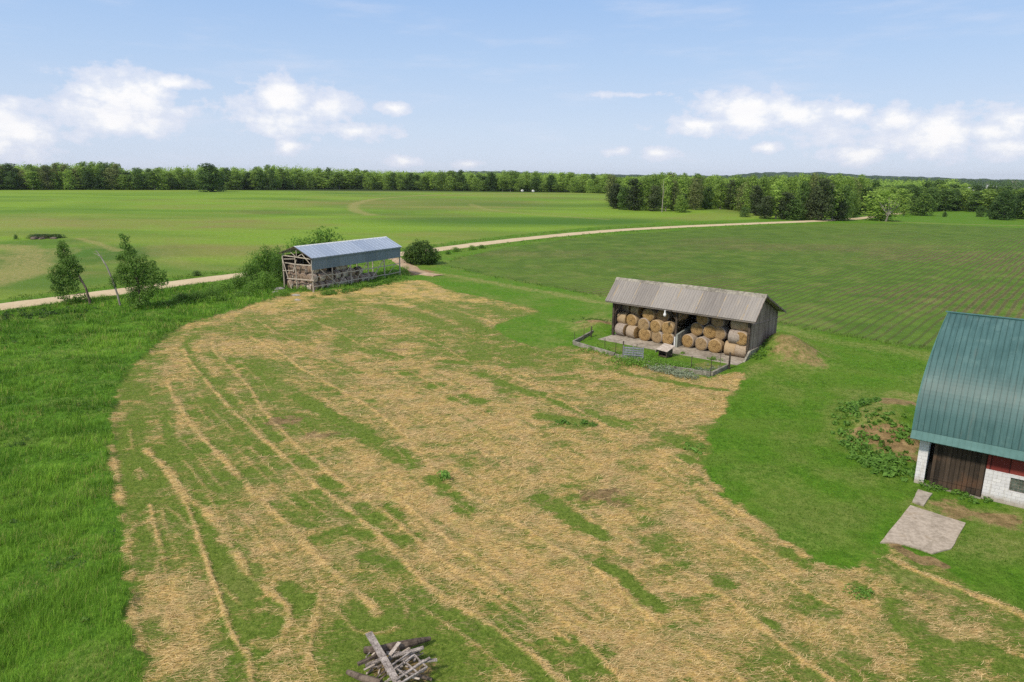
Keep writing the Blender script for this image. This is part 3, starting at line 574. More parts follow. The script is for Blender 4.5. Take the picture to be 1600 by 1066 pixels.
# relief: rough turf, straw ridges, uneven mat of cut hay
mm=(GY.ravel()<170)&(GY.ravel()>5);x_=GX.ravel()[mm];y_=GY.ravel()[mm]
dz=np.zeros(GX.size)
base=(fbm(x_,y_,6,3,61)-.5)*.18
dz[mm]=base+mA[mm,1]*((fbm(x_,y_,2.6,4,62)-.35)*.75+.1)+mA[mm,0]*((fbm(x_,y_,.7,4,63)-.5)*.09)+mC[mm,0]*.075*(.6+.8*fbm(x_,y_,.4,3,64))+mC[mm,1]*.05*fbm(x_,y_,.6,3,65)
dr=np.full(GX.size,99.);dr[:]=dline(GX.ravel(),GY.ravel(),ROADP,10.)
dz*=S(2.6,4.,dr)
def near_flat(x,y,A,u,v,L0,L1,D0,D1,m=.8,k=1.):
    a=(x-A[0])*u[0]+(y-A[1])*u[1];b=(x-A[0])*v[0]+(y-A[1])*v[1]
    q=np.maximum(np.maximum(L0-a,(a-L1)*k),np.maximum(D0-b,b-D1));return S(0,m,q)
def frame(A,ang):
    u=np.array([math.cos(ang),math.sin(ang),0]);return u,np.array([-u[1],u[0],0])
HA=G(957,524);HANG=math.atan2(-.655,.755);HU,HV=frame(HA,HANG)
SA=G(490,457);SANG=math.atan2(.865,.502);SU,SV=frame(SA,SANG)
BA=G(1428,752);BANG=math.atan2(-.612,.791);BU,BV=frame(BA,BANG)
fl=near_flat(GX.ravel(),GY.ravel(),HA,HU,HV,-.3,16.45,-3.4,7.6,.9,4.)*near_flat(GX.ravel(),GY.ravel(),BA,BU,BV,-.2,18,-.3,11.5,.8)
pc=np.mean(PAD,0);fl=fl*S(2.6,4.0,np.hypot(GX.ravel()-pc[0],GY.ravel()-pc[1])*1.0)
Zf=(Z.ravel()*np.maximum(fl,0)+0)+dz*fl
Zf=np.where(GY.ravel()>250,Z.ravel(),Zf)
nr,nc=GX.shape
V=np.stack([GX.ravel(),GY.ravel(),Zf],1)
ii=np.arange(nr*nc).reshape(nr,nc);Fq=np.stack([ii[:-1,:-1],ii[:-1,1:],ii[1:,1:],ii[1:,:-1]],-1).reshape(-1,4)
o=npmesh('ground',V,Fq,ground_mat(),{'mA':mA,'mB':mB,'mC':mC},smooth=True);tag(o,kind='structure')
def zg(x,y):
    """height of the ground sheet by bilinear lookup"""
    x=np.asarray(x,float);y=np.asarray(y,float)
    j=np.clip(np.searchsorted(ys,y)-1,0,nr-2);fy=(y-ys[j])/(ys[j+1]-ys[j])
    W_=Wd[j]*(1-fy)+Wd[j+1]*fy;s=x/W_;k=np.clip(np.searchsorted(t,s)-1,0,nc-2);fx=(s-t[k])/(t[k+1]-t[k])
    ZZ=Zf.reshape(nr,nc)
    return (ZZ[j,k]*(1-fx)+ZZ[j,k+1]*fx)*(1-fy)+(ZZ[j+1,k]*(1-fx)+ZZ[j+1,k+1]*fx)*fy
def at(px,py):
    p=G(px,py);p[2]=float(zg(p[0],p[1]));return p
def lookup(A,x,y):
    j=np.clip(np.searchsorted(ys,y)-1,0,nr-2);fy=(y-ys[j])/(ys[j+1]-ys[j]);W_=Wd[j]*(1-fy)+Wd[j+1]*fy;k=np.clip(np.searchsorted(t,x/W_),0,nc-1)
    return A[j*nc+k]
# ------------------------------------------------------------------ roads
def strip(name,P,half,mat,lift=.07,cross=9,wob=.35,kind='structure'):
    P=np.asarray(P);vs=[];
    d=np.gradient(P,axis=0);nrm=np.stack([-d[:,1],d[:,0]],1)/np.linalg.norm(d,axis=1)[:,None]
    for k in range(cross):
        s=(k/(cross-1)*2-1);e=half*s
        w_=(fbm(P[:,0]*1.,P[:,1],3,3,70+(s>0))-.5)*2*wob*(abs(s)==1)
        q=P+nrm*(e+np.sign(s)*w_)[:,None];z=zg(q[:,0],q[:,1])+lift*(1 if abs(s)<1 else .1)+.06*(1-s*s);vs.append(np.column_stack([q,z]))
    V=np.stack(vs,1);n=len(P);V=V.reshape(-1,3);i=np.arange(n*cross).reshape(n,cross);Fq=np.stack([i[:-1,:-1],i[1:,:-1],i[1:,1:],i[:-1,1:]],-1).reshape(-1,4)[:,::-1]
    o=npmesh(name,V,Fq,mat,smooth=True);tag(o,kind=kind);return o
def gravel_mat():
    m=N('gravel');P=m.new('ShaderNodeNewGeometry').outputs['Position'];a=m.noise(P,3,6,.75);b=m.noise(P,.15,3)
    c=m.ramp(m.math('ADD',m.math('MULTIPLY',a,.7),m.math('MULTIPLY',b,.3)),[(.3,(.36,.28,.165)),(.5,(.52,.42,.27)),(.7,(.62,.52,.36))]);m.col(c);m.bump(a,.4,.03);return m.m
M['gravel']=gravel_mat()
RP=smooth_line(GP(ROADPX),24)
strip('gravel_road',RP,2.9,M['gravel'])
DP=smooth_line(GP([(612,402),(628,411),(640,420),(660,427),(685,431)]),14)
strip('dirt_driveway',DP,1.5,mat_simple('driveway_dirt',(.30,.21,.13),(.50,.38,.26),1.2),lift=.05,wob=.9)
# ------------------------------------------------------------------ concrete pad outside the barn door
def slab(name,pts,th,mat,sub=10):
    """slab with slightly worn edges"""
    m=MB();c=np.mean(pts,0);P=[np.array(p) for p in pts];E=[]
    for i in range(len(P)):
        a=P[i];b=P[(i+1)%len(P)]
        for k in range(sub):
            q=a+(b-a)*k/sub;o_=(vnoise(np.array(q[0]*2.1+i),np.array(q[1]*2.1),5)-.5)*.05;q=q+(q-c)/np.linalg.norm(q-c)*o_;E.append(q)
    n=len(E);top=[(q[0],q[1],th) for q in E];bot=[(q[0],q[1],-.05) for q in E]
    m.add(top+bot,[tuple(range(n))]+[(i,i+n,(i+1)%n+n,(i+1)%n) for i in range(n)]);o=m.build(name,mat);return tag(o,kind='structure')
def pad_mat():
    m=N('pad_concrete');P=m.new('ShaderNodeNewGeometry').outputs['Position'];a=m.noise(P,5,6,.7);b=m.noise(P,.8,4,.65)
    c=m.mix((.29,.245,.195),(.47,.405,.335),m.ss(m.math('ADD',m.math('MULTIPLY',a,.6),m.math('MULTIPLY',b,.4)),.36,.62))
    w_=m.new('ShaderNodeVectorMath',operation='ADD');m.inp(w_.inputs[0],P);nz=m.new('ShaderNodeTexNoise');m.inp(nz.inputs['Vector'],P);nz.inputs['Scale'].default_value=2;m.l.new(nz.outputs['Color'],w_.inputs[1])
    vo=m.new('ShaderNodeTexVoronoi',feature='DISTANCE_TO_EDGE');m.l.new(w_.outputs[0],vo.inputs['Vector']);vo.inputs['Scale'].default_value=.55
    c=m.mix(c,(.12,.10,.06),m.math('MULTIPLY',m.ss(m.math('SUBTRACT',.016,vo.outputs[0]),0,.012),.3));c=m.mix(c,(.22,.16,.09),m.math('MULTIPLY',m.ss(b,.55,.68),.55))
    m.col(c);m.bump(a,.3,.02);return m.m
slab('concrete_pad',PAD,.07,pad_mat())
slab('concrete_pad',[G(1434,768),G(1456,775),G(1443,791),G(1425,787)],.07,M['concrete'],5)
# ================================================================== hay shed
ORD=['first','second','third','fourth','fifth','sixth','seventh','eighth','ninth','tenth']
def plane_solve(A,u,v,vv,px,py):
    d=ray(px,py);Mx=np.array([d,-u,-np.array([0,0,1.])]).T;s=np.linalg.solve(Mx,A+vv*v-np.array([0,0,H]));return s[1],s[2]
HR=empty('hay_shed','long weathered open-front hay shed with grey metal roof and two bays of round bales','hay shed',tuple(HA),HANG)
L=16.3;D=7.2
m=MB();m.bb(-.1,L+.1,-2.9,D,-.3,.03);m.build('floor_slab',M['concrete'],HR)
# earth filled side foundations
m=MB();m.bb(L+.02,L+.24,0,D,-.3,.95);m.add([(L+.02,-1.6,-.2),(L+.22,-1.6,-.2),(L+.22,0,.95),(L+.02,0,.95),(L+.02,0,-.2),(L+.22,0,-.2)],[(0,1,2,3),(0,3,4),(1,5,2),(0,4,5,1),(3,2,5,4)]);m.build('foundation',M['oldconcrete'],HR)
m=MB();m.bb(0,L,D-.1,D,0.03,3.75);m.build('back_wall',M['backwood'],HR)
FE=(-.72,4.12);RG=(1.6,6.5);RE=(7.75,3.92)           # front eave, ridge, rear eave
def gable(x0,x1):
    m=MB();pts=[(.0,.9),(0,4.55),(1.6,6.25),(D,3.95),(D,.9)]
    a=[(x0,p,q) for p,q in pts];b=[(x1,p,q) for p,q in pts];n=len(pts)
    return m.add(a+b,[tuple(range(n))[::-1],tuple(range(n,2*n))]+[(i,(i+1)%n,(i+1)%n+n,i+n) for i in range(n)])
gable(L,L+.08).build('side_wall',M['gable'],HR);gable(-.08,0).build('side_wall',M['gable'],HR)
# battened seam where the gable boards overlap the wall boards
m=MB();m.add([(L+.08,-.05,3.62),(L+.15,-.05,3.58),(L+.08,D,3.35),(L+.15,D,3.30),(L+.08,-.05,3.70),(L+.08,D,3.42)],[(0,2,3,1),(4,1,3,5),(0,1,4),(2,5,3),(0,4,5,2)]);m.build('wall_batten',M['gable'],HR)
def roof_slab(a,b,x0,x1,th=.06):
    m=MB();(ya,za),(yb,zb)=a,b;n=Vector((0,-(zb-za),(yb-ya))).normalized()
    if n.z<0:n=-n
    n*=th
    return m.add([(x0,ya,za),(x1,ya,za),(x1,yb,zb),(x0,yb,zb),(x0,ya+n.y,za+n.z),(x1,ya+n.y,za+n.z),(x1,yb+n.y,zb+n.z),(x0,yb+n.y,zb+n.z)],[(0,3,2,1),(4,5,6,7),(0,1,5,4),(2,3,7,6),(1,2,6,5),(3,0,4,7)])
def ribbed(a,b,x0,x1,th,pitch,rib=.035):
    m=roof_slab(a,b,x0,x1,th);(ya,za),(yb,zb)=a,b;n=Vector((0,-(zb-za),(yb-ya))).normalized()
    if n.z<0:n=-n
    x=x0+pitch/2
    while x<x1:
        p=Vector((x,ya,za))+n*(th+rib*.4);q=Vector((x,yb,zb))+n*(th+rib*.4);m.beam(p,q,pitch*.16,rib,up=n);x+=pitch
    return m
rf=ribbed(FE,(RG[0]-.04,RG[1]-.02),-.75,L+.72,.05,.3,.03).build('roof',M['hayroof'],HR)
ribbed(RE,(RG[0]+.04,RG[1]-.02),-.75,L+.72,.05,.3,.03).build('roof',M['hayroof'],HR)
m=MB()
for k,(x0,x1,dz_) in enumerate([(-.8,3.1,0),(3.12,7.6,.015),(7.62,12.2,.05),(12.22,L+.8,.02)]):
    m.add([(x0,1.3,6.27+dz_),(x1,1.3,6.27+dz_),(x1,1.6,6.64+dz_),(x0,1.6,6.64+dz_),(x1,1.98,6.50+dz_),(x0,1.98,6.50+dz_),(x0,1.6,6.52+dz_),(x1,1.6,6.52+dz_)],[(0,1,2,3),(3,2,4,5),(0,6,7,1),(6,5,4,7),(0,3,6),(3,5,6),(1,7,2),(2,7,4)])
m.build('ridge_cap',M['ridge'],HR)
m=MB();m.beam((L+.75,FE[0],FE[1]-.02),(L+.75,RG[0],RG[1]-.02),.04,.16);m.beam((L+.75,RG[0],RG[1]-.02),(L+.75,RE[0],RE[1]-.02),.04,.16);m.build('barge_board',M['gable'],HR)
m=MB();m.bb(-.7,L+.7,FE[0]+.02,FE[0]+.07,FE[1]-.14,FE[1]-.02);m.build('eave_board',M['greywood'],HR)
for x in (.06,8.12,L-.1):
    w_=.26 if x<1 or x>9 else .2
    m=MB();m.bb(x-w_/2,x+w_/2,-.12,.14,-.1,4.25);m.build('post',M['darkpost'],HR)
for x in (2.7,5.4,10.8,13.5):
    m=MB();m.bb(x-.08,x+.08,4.4,4.6,0,5.1);m.build('inner_post',M['darkpost'],HR)
m=MB();m.bb(0,L,-.08,.08,4.26,4.5);m.build('beam',M['darkpost'],HR)
for x in (.1,2.7,5.4,8.1,10.8,13.5,16.2):
    m=MB();m.beam((x,-.6,4.02),(x,1.6,6.36),.07,.14);m.beam((x,1.6,6.36),(x,7.5,3.88),.07,.14);m.build('rafter',M['darkpost'],HR)
m=MB();m.beam((.1,-.02,2.6),(1.3,-.02,4.2),.09,.09);m.build('brace',M['darkpost'],HR)
m=MB();m.beam((8.12,-.02,2.9),(9.3,-.02,4.2),.09,.09);m.beam((8.12,-.02,2.9),(7.,-.02,4.2),.09,.09);m.build('brace',M['darkpost'],HR)
# partition between the bays
m=MB();m.add([(8.3,-.35,.03),(8.52,-.35,.03),(8.3,3.2,.03),(8.52,3.2,.03),(8.3,-.35,1.45),(8.52,-.35,1.45),(8.3,3.2,2.),(8.52,3.2,2.)],[(0,2,3,1),(4,5,7,6),(0,1,5,4),(2,6,7,3),(0,4,6,2),(1,3,7,5)]);m.build('bay_partition',mat_simple('partition_panel',(.17,.19,.17),(.32,.34,.31),2),HR)
m=MB();m.bb(8.2,8.3,-.5,-.38,.03,1.2);m.build('white_pipe',M['whitetrim'],HR)
# yard lamp on a bent arm
lp=MB().tube([(8.12,-.1,3.7),(8.05,-.5,4.02),(7.6,-.95,4.12),(7.25,-1.15,4.02)],[.03]*4,8).build('lamp_arm',M['wire'],HR)
l2=MB().tube([(7.25,-1.15,4.12),(7.25,-1.15,3.86),(7.25,-1.15,3.72)],[.06,.085,.14],12).build('lamp_head',M['whitetrim'],lp)
MB().tube([(7.25,-1.15,3.70),(7.25,-1.15,3.55),(7.25,-1.15,3.42)],[.15,.165,.08],14).build('lamp_globe',M['whitewall'],l2,smooth=True)
# ------------------------------------------------------------------ round bales
def bale_mesh(r,w,seed):
    """barrel of wound straw, axis along local y"""
    n=40;rs=[];rg=np.random.default_rng(seed)
    prof=[(-w/2,.0),(-w/2-.015,.35*r),(-w/2+.01,.7*r),(-w/2+.03,.93*r),(-w/2+.10,1.*r),(-w/4,1.01*r),(0,1.0*r),(w/4,1.01*r),(w/2-.10,1.*r),(w/2-.03,.93*r),(w/2-.01,.7*r),(w/2+.015,.35*r),(w/2,0)]
    V=[];
    for y,rad in prof:
        for k in range(n):
            a=2*PI*k/n;sag=1-.05*max(0,-math.sin(a))**2
            rr=rad*(1+.02*math.sin(3*a+seed)+float(rg.normal(0,.008)));V.append((rr*math.cos(a),y+float(rg.normal(0,.01)),rr*math.sin(a)*sag))
    E=[];Sd=[]
    for i in range(len(prof)-1):
        for k in range(n):
            f=(i*n+k,(i+1)*n+k,(i+1)*n+(k+1)%n,i*n+(k+1)%n);(Sd if 3<=i<=8 else E).append(f)
    return V,E,Sd
BP=[]
def bale_proto(r,w,seed,fm,sm,name):
    V,E,Sd=bale_mesh(r,w,seed);me=bpy.data.meshes.new(name);me.from_pydata(V,[],E+Sd);me.materials.append(fm);me.materials.append(sm)
    me.polygons.foreach_set('material_index',np.array([0]*len(E)+[1]*len(Sd),np.int32));me.shade_smooth();me.update();return me
BM=[bale_proto(.755,1.25,i,M['baleface'],M['baleside'],'round_bale') for i in range(4)]
OM=[bale_proto(.74,1.3,i+9,M['oldbaleface'],M['oldbaleside'],'old_round_bale') for i in range(3)]
def put_bale(me,R0,loc,rz,tilt,label,group):
    o=bpy.data.objects.new('round_bale',me);C.objects.link(o)
    c,s=math.cos(R0.rotation_euler.z),math.sin(R0.rotation_euler.z)
    p=R0.location+Vector((loc[0]*c-loc[1]*s,loc[0]*s+loc[1]*c,loc[2]));o.location=p
    o.rotation_euler=(tilt,random.uniform(0,6.28) if False else 0,R0.rotation_euler.z+rz);tag(o,label,'bale',group);return o
# (px,py, row, kind) kind f = end faces out, s = side faces out
LB=[(967,516,0,'s'),(984.5,519.5,0,'s'),(1004,523.5,0,'f'),(1024.5,527,0,'f'),(1040,530,0,'f'),
    (970,498,1,'s'),(986.5,501,1,'f'),(1002,508,1,'f'),(1020.5,511.5,1,'f'),(1040,514,1,'f'),
    (975,481,2,'s'),(992,485,2,'s'),(1012,492.5,2,'f'),(1033,494,2,'f')]
RB=[(1074,533,0,'f'),(1095,537.5,0,'f'),(1115,541,0,'f'),(1136,546.5,0,'s'),(1155,550,0,'s'),
    (1088,514.5,1,'f'),(1107,518.5,1,'f'),(1124,521,1,'f'),(1143,528,1,'s'),(1160,531,1,'f'),
    (1097,498,2,'f'),(1121,502,2,'f'),(1150,508,2,'s'),(1164,510,2,'s')]
rows=['bottom','middle','top']
for bay,Lst,grp in (('left',LB,'round bales in the left bay of the grey hay shed'),('right',RB,'round bales in the right bay of the grey hay shed')):
    cnt={}
    for i,(px,py,row,k) in enumerate(Lst):
        z=([.72,1.86,2.98] if bay=='left' and k=='f' and px>1000 else [.72,2.0,3.12] if bay=='left' else [.74,2.05,3.3])[row]
        # depth at which this sight line meets the row height
        d=ray(px,py);tt=(z-H)/d[2];P=np.array([d[0]*tt,d[1]*tt,z])-HA;uu=P@HU;vv=P@HV
        half=.62 if k=='f' else .74
        vv=vv+half*.82;uu=uu+.1
        vv=float(np.clip(vv,.55,2.6+row*.25));uu=float(np.clip(uu,.75,15.5))
        j=cnt.get(row,0);cnt[row]=j+1
        how='wound end out' if k=='f' else 'pale side out'
        put_bale(BM[i%4],HR,(uu,vv,z),(random.uniform(-.18,.18) if k=='f' else PI/2+random.uniform(-.25,.2)),0,f'bale with {how}, {ORD[j]} from left, {rows[row]} row, {bay} bay',grp)
put_bale(BM[1],HR,(7.3,2.3,3.15),-.5,.25,'large reddish bale leaning behind the middle post at the inner edge of the left bay','round bales in the left bay of the grey hay shed')
# second rank standing deeper in the shed
for k in range(6):
    put_bale(BM[k%4],HR,([1.2,2.8,4.4,6.0,11.2,13.][k],4.6,2.02),0,0,'dim bale in the rank behind the front stack of the grey hay shed','bales in the dark rear rank of the grey hay shed')
    put_bale(BM[(k+1)%4],HR,([1.2,2.8,4.4,6.0,11.2,13.][k],4.6,.74),0,0,'dim bale in the rank behind the front stack of the grey hay shed','bales in the dark rear rank of the grey hay shed')
# ------------------------------------------------------------------ the small yard in front
def wallseg(name,a,b,h,w_,label):
    p=at(*a);q=at(*b);m=MB();m.beam((p[0],p[1],h/2-.05),(q[0],q[1],h/2-.05),w_,h+.1);o=m.build(name,M['oldconcrete'],bevel=.02);return tag(o,label,'wall')
yw=empty('yard_wall','low crumbling concrete kerb wall around the weedy yard of the hay shed','wall',tuple(G(1110,588)))
def ws(a,b,h=.42,w_=.22):
    p=G(*a,0.);q=G(*b,0.);m=MB();n=6
    for k in range(n):
        s=p+(q-p)*k/n;e=p+(q-p)*(k+1)/n-(q-p)/np.linalg.norm(q-p)*.01;hh=h*(1-.12*random.random());m.beam((s[0],s[1],hh/2-.1),(e[0],e[1],hh/2-.1),w_,hh+.2)
    o=m.build('wall_section',M['oldconcrete']);o.parent=yw;o.location=-yw.location
ws((896,538),(926,521.5));ws((897,539),(960,557));ws((962,558),(1035,575),.36);ws((1037,576),(1110,588));ws((1112,588),(1139,575),.45)
yf=empty('yard_fence','sagging wire fence on thin dark posts standing inside the low yard wall','fence',tuple(G(1000,566)))
PO=[((897,536),519,.05),((912,534),511,.05),((923.5,527),510,.16),((945,546),528,.06),((961.5,555),535,.06),((973,560),533,.12),((994,563),537,.05),((1080,577),556,.07),((1110,585),562,.07),((1124.5,574),546,.05),((1139,577),551,.17)]
tops=[]
for (b,ty,w_) in PO:
    p=G(*b,0.);h=hgt(p,ty);m=MB();m.tube([(p[0],p[1],-.2),(p[0]+random.uniform(-.04,.04),p[1],h)],[w_/2*1.1,w_/2],7)
    o=m.build('post',M['darkpost'],yf,loc=-yf.location);tops.append((p,h))
for fr in (.45,.8):
    m=MB()
    for (p,h),(q,h2) in zip(tops[:-1],tops[1:]):
        if np.linalg.norm(p-q)>7: continue
        a=Vector((p[0],p[1],h*fr));b=Vector((q[0],q[1],h2*fr));c=(a+b)/2-Vector((0,0,.06));m.tube([a,c,b],[.008]*3,4)
    m.build('wire',M['wire'],yf,loc=-yf.location)
# grey hurdle
p=G(973,562,0.);q=G(1006,567,0.)+np.array([0,.6,0]);u_=(q-p)/np.linalg.norm(q-p);Lh=float(np.linalg.norm(q-p))
hr=empty('hurdle','grey slatted livestock hurdle standing in tall weeds inside the yard','hurdle',(p[0],p[1],0),math.atan2(u_[1],u_[0]))
for k in range(5): MB().bb(0.05,Lh,-.02,.02,.25+k*.24,.25+k*.24+.15).build('rail',M['hurdle'],hr)
for x in (0.02,Lh*.5,Lh): MB().bb(x-.04,x+.04,-.065,-.022,0,1.5).build('upright',M['hurdle'],hr)
# little pale-roofed feed box
p=G(1038,558,0.)
bx=empty('feed_box','small feed shelter with pale sloping lid above a dark opening beside the concrete apron','feed shelter',(p[0],p[1],0),HANG-.1);bx.scale=(.8,.8,.85)
m=MB();m.bb(-.62,-.54,-.45,.9,.1,1.02);m.bb(.54,.62,-.45,.9,.1,.95);m.bb(-.54,.54,.82,.9,.1,1.15);m.bb(-.54,.54,-.4,.82,.1,.18);m.build('body',M['darkpost'],bx)
m=MB();m.add([(-.85,-.7,.92),(.85,-.7,.86),(.85,1.1,1.32),(-.85,1.1,1.38),(-.85,-.7,.98),(.85,-.7,.92),(.85,1.1,1.38),(-.85,1.1,1.44)],[(0,3,2,1),(4,5,6,7),(0,1,5,4),(1,2,6,5),(2,3,7,6),(3,0,4,7)]);m.build('lid',M['palewood'],bx)
m=MB();m.add([(-.87,-.7,.9),(-.87,1.1,1.36),(-1.02,1.0,.75),(-1.02,-.6,.45),(-.83,-.7,.9),(-.83,1.1,1.36),(-.98,1.0,.75),(-.98,-.6,.45)],[(0,1,2,3),(4,7,6,5),(0,4,5,1),(2,6,7,3),(1,5,6,2),(0,3,7,4)]);m.build('side_flap',M['palewood'],bx)
for x in (-.5,.5):
    for y in (-.35,.8): MB().bb(x-.05,x+.05,y-.05,y+.05,-.1,.1).build('leg',M['darkpost'],bx)
# ================================================================== metal roofed pole shed
SR=empty('pole_shed','open pole shed with blue-grey metal roof and leaning timber frame full of old bales','pole shed',tuple(SA),SANG)
L=21.4;D=6.5
ribbed((-.35,5.42),(3.28,7.05),-.4,L+.4,.05,.9,.04).build('roof',M['blueroof'],SR)
ribbed((D+.4,5.75),(3.34,7.05),-.4,L+.4,.05,.9,.04).build('roof',M['blueroof'],SR)
m=MB();m.add([(-.42,3.1,7.03),(L+.42,3.1,7.03),(L+.42,3.31,7.16),(-.42,3.31,7.16),(L+.42,3.52,7.04),(-.42,3.52,7.04)],[(0,1,2,3),(3,2,4,5),(0,3,5),(1,4,2),(0,5,4,1)]);m.build('ridge_cap',M['whitetrim'],SR)
m=MB();m.beam((-.43,-.38,5.40),(-.43,3.3,7.07),.03,.14);m.beam((-.43,3.31,7.07),(-.43,D+.42,5.78),.03,.14);m.build('barge_board',M['darkpost'],SR)
m=MB();m.bb(-.15,L+.1,-.14,-.10,3.55,5.38)
x=0.
while x<L: m.bb(x-.03,x+.03,-.165,-.141,3.55,5.38);x+=.3
m.build('wall_panel',M['bluewall'],SR)
m=MB();m.bb(-.2,L+.12,-.40,-.36,5.26,5.40);m.build('eave_trim',M['bluewall'],SR)
m=MB();m.bb(0,13,D+.1,D+.16,.6,5.5);m.build('back_wall',M['backwood'],SR)
xs=[0,4.28,8.56,12.84,17.1,21.35]
for i,x in enumerate(xs):
    h_=5.35
    MB().tube([(x,0,-.2),(x+.05*(i%2),.0,h_)],[.13,.11],8).build('post',M['postwood'],SR)
    MB().tube([(x,D,-.2),(x,D,5.5)],[.12,.1],8).build('post',M['postwood'],SR)
    m=MB();m.beam((x,-.2,5.25),(x,D+.1,5.5),.06,.16);m.beam((x,-.2,5.36),(x,3.3,6.95),.06,.14);m.beam((x,3.3,6.95),(x,D+.1,5.72),.06,.14)
    m.beam((x,3.3,6.9),(x,3.3,5.4),.06,.1);m.beam((x,1.6,6.2),(x,3.2,5.4),.06,.1);m.beam((x,4.9,6.3),(x,3.4,5.4),.06,.1);m.build('truss',M['postwood'],SR)
def rail(p,q,w_=.1,n='girt',mt='postwood'): MB().beam(p,q,.06,w_).build(n,M[mt],SR)
for a,b in zip(xs[:-1],xs[1:]):
    rail((a+.1,-.16,2.35),(b+.1,-.16,2.45),.16)
    rail((a+.1,-.16,.95 if a<12 else .8),(b+.1,-.16,.9),.14)
rail((1.4,-.2,3.6),(6.,-.25,0),.13,'brace');rail((8.5,-.2,3.55),(5.,-.25,.2),.13,'brace');rail((12.5,-.2,3.55),(9.9,-.25,1.2),.13,'brace');rail((16.8,-.2,3.55),(13.,-.25,.2),.14,'brace');rail((20.,-.2,2.4),(18.,-.25,1.),.08,'brace');rail((.2,.1,4.),(-.1,1.9,5.9),.12,'brace')
# leaning boards on the open left end
rail((-.15,-.1,4.3),(-.15,4.0,4.25),.15);rail((-.15,3.6,5.1),(-.15,D,4.9),.12);rail((-.15,3.4,4.3),(-.15,D,4.35),.12);rail((-.15,4.2,3.2),(-.15,D,3.0),.12)
rail((-.3,-.5,2.),(-.5,5.2,1.9),.2,'rail','palewood');MB().tube([(0,3.6,0),(-.1,3.6,5.3)],[.1,.09],7).build('post',M['postwood'],SR)
rail((-.3,D-.2,5.2),(-.5,5.0,2.),.16,'brace');rail((-.5,5.,1.6),(-.6,4.,-.1),.16,'brace');rail((-.2,4.,3.),(-.2,3.2,5.),.12,'brace')
k=0
grp='old round bales inside the pole shed'
for row,(z,y0,xsb) in enumerate([(.72,1.0,[.9,2.4,4.,5.5,7.2,8.8,10.4,11.9,13.4,15.0]),(2.05,1.15,[.9,2.6,4.3,6.1,7.9,9.7,11.6]),(3.3,1.6,[1.7,3.6,6.9,8.2])]):
    for j,x in enumerate(xsb):
        put_bale(OM[k%3],SR,(x,y0+random.uniform(-.1,.2),z),PI/2+random.uniform(-.3,.3) if k%3 else random.uniform(-.3,.3),random.uniform(-.05,.05),f'old greyish bale, {ORD[j]} from left in {rows[row]} front row of pole shed',grp);k+=1
for row,z in enumerate([.72,2.05,3.3]):
    for j,y in enumerate([2.9,4.4,5.7][:3]):
        put_bale(OM[(k)%3],SR,(.95+.2*row+.15*(j%2),y,z),PI/2+random.uniform(-.2,.2),0,f'old bale at open end of pole shed, {ORD[j]} behind corner post, {rows[row]} row',grp);k+=1
# ================================================================== barn
BR=empty('barn','dairy barn with green arched metal roof over whitewashed block wall and dark wooden door','barn',tuple(BA),BANG)
L=16.;
def wall(n,x0,x1,y0,y1,z0,z1,mt,p=None): 
    return MB().bb(x0,x1,y0,y1,z0,z1).build(n,M[mt],p or BR)
wall('wall',0,.5,0,.3,-.3,2.86,'block')                 # white pier left of the door
wall('wall',-.0,.3,.3,10.8,-.3,2.95,'block')             # end wall
wx0=4.62;wx1=5.62
m=MB();m.bb(3.42,wx0,0,.3,-.3,1.86);m.bb(wx1,L,0,.3,-.3,1.86);m.bb(wx0,wx1,0,.3,-.3,.86);m.bb(wx0,wx1,0,.3,1.66,1.86);m.build('wall',M['block'],BR)
wall('red_band',3.42,L,.03,.28,1.86,3.1,'redboard')
wall('doorway',.5,3.42,.9,1.,-.2,3.1,'black')
wall('lintel',.3,3.5,.03,.2,2.78,3.1,'darkpost')
dr=MB();
x=.78
while x<3.38:
    x2=min(x+.235,3.4);b_=.02+.10*random.random();dr.bb(x,x2-.008,.06+random.uniform(0,.012),.13,b_,2.86);x=x2
dr=dr.build('door',M['door'],BR)
m=MB();m.bb(.8,3.38,.035,.058,.5,.62);m.build('door_rail',M['door'],dr);m=MB();m.bb(.8,3.38,.13,.17,2.3,2.45);m.build('door_rail',M['door'],dr)
wall('threshold',.5,3.42,-.12,.2,-.2,.04,'oldconcrete')
wn=MB();
for i in range(5):
    for j in range(4):
        x=wx0+.03+i*.19;z=.89+j*.19
        wn.bb(x+.012,x+.178,.08,.16,z+.012,z+.178)
wn=wn.build('window',M['glassblock'],BR,bevel=.012)
m=MB()
for i in range(6): m.bb(wx0+.022+i*.19,wx0+.038+i*.19,.072,.17,.87,1.65)
for j in range(5): m.bb(wx0+.04,wx1-.03,.075,.165,.884+j*.19,.896+j*.19)
m.build('mortar_grid',M['oldconcrete'],wn)
# gothic arch roof
prof=[(-.46,3.5),(-.33,4.2),(-.12,5.0),(.35,6.05),(1.1,7.0),(2.2,7.93),(3.6,8.86),(4.6,9.40),(5.4,9.72)]
pp=smooth_line(np.array(prof),5)
pp=np.vstack([pp,[(10.8-a,b) for a,b in pp[::-1][1:]]])
def ul(v): 
    v=min(v,10.8-v);return -.44+.075*max(v,0)
m=MB();vs=[];n=len(pp);th=.07
tn=np.gradient(pp,axis=0);nn=np.stack([-tn[:,1],tn[:,0]],1);nn/=np.linalg.norm(nn,axis=1)[:,None]
for (y,z),q in zip(pp,nn): vs+=[(ul(y),y,z),(L,y,z),(L,y+q[0]*th,z+q[1]*th),(ul(y),y+q[0]*th,z+q[1]*th)]
fs=[]
for i in range(n-1):
    for k in range(4): fs.append((i*4+k,i*4+(k+1)%4,(i+1)*4+(k+1)%4,(i+1)*4+k))
fs+= [(0,3,2,1),tuple((n-1)*4+k for k in range(4))]
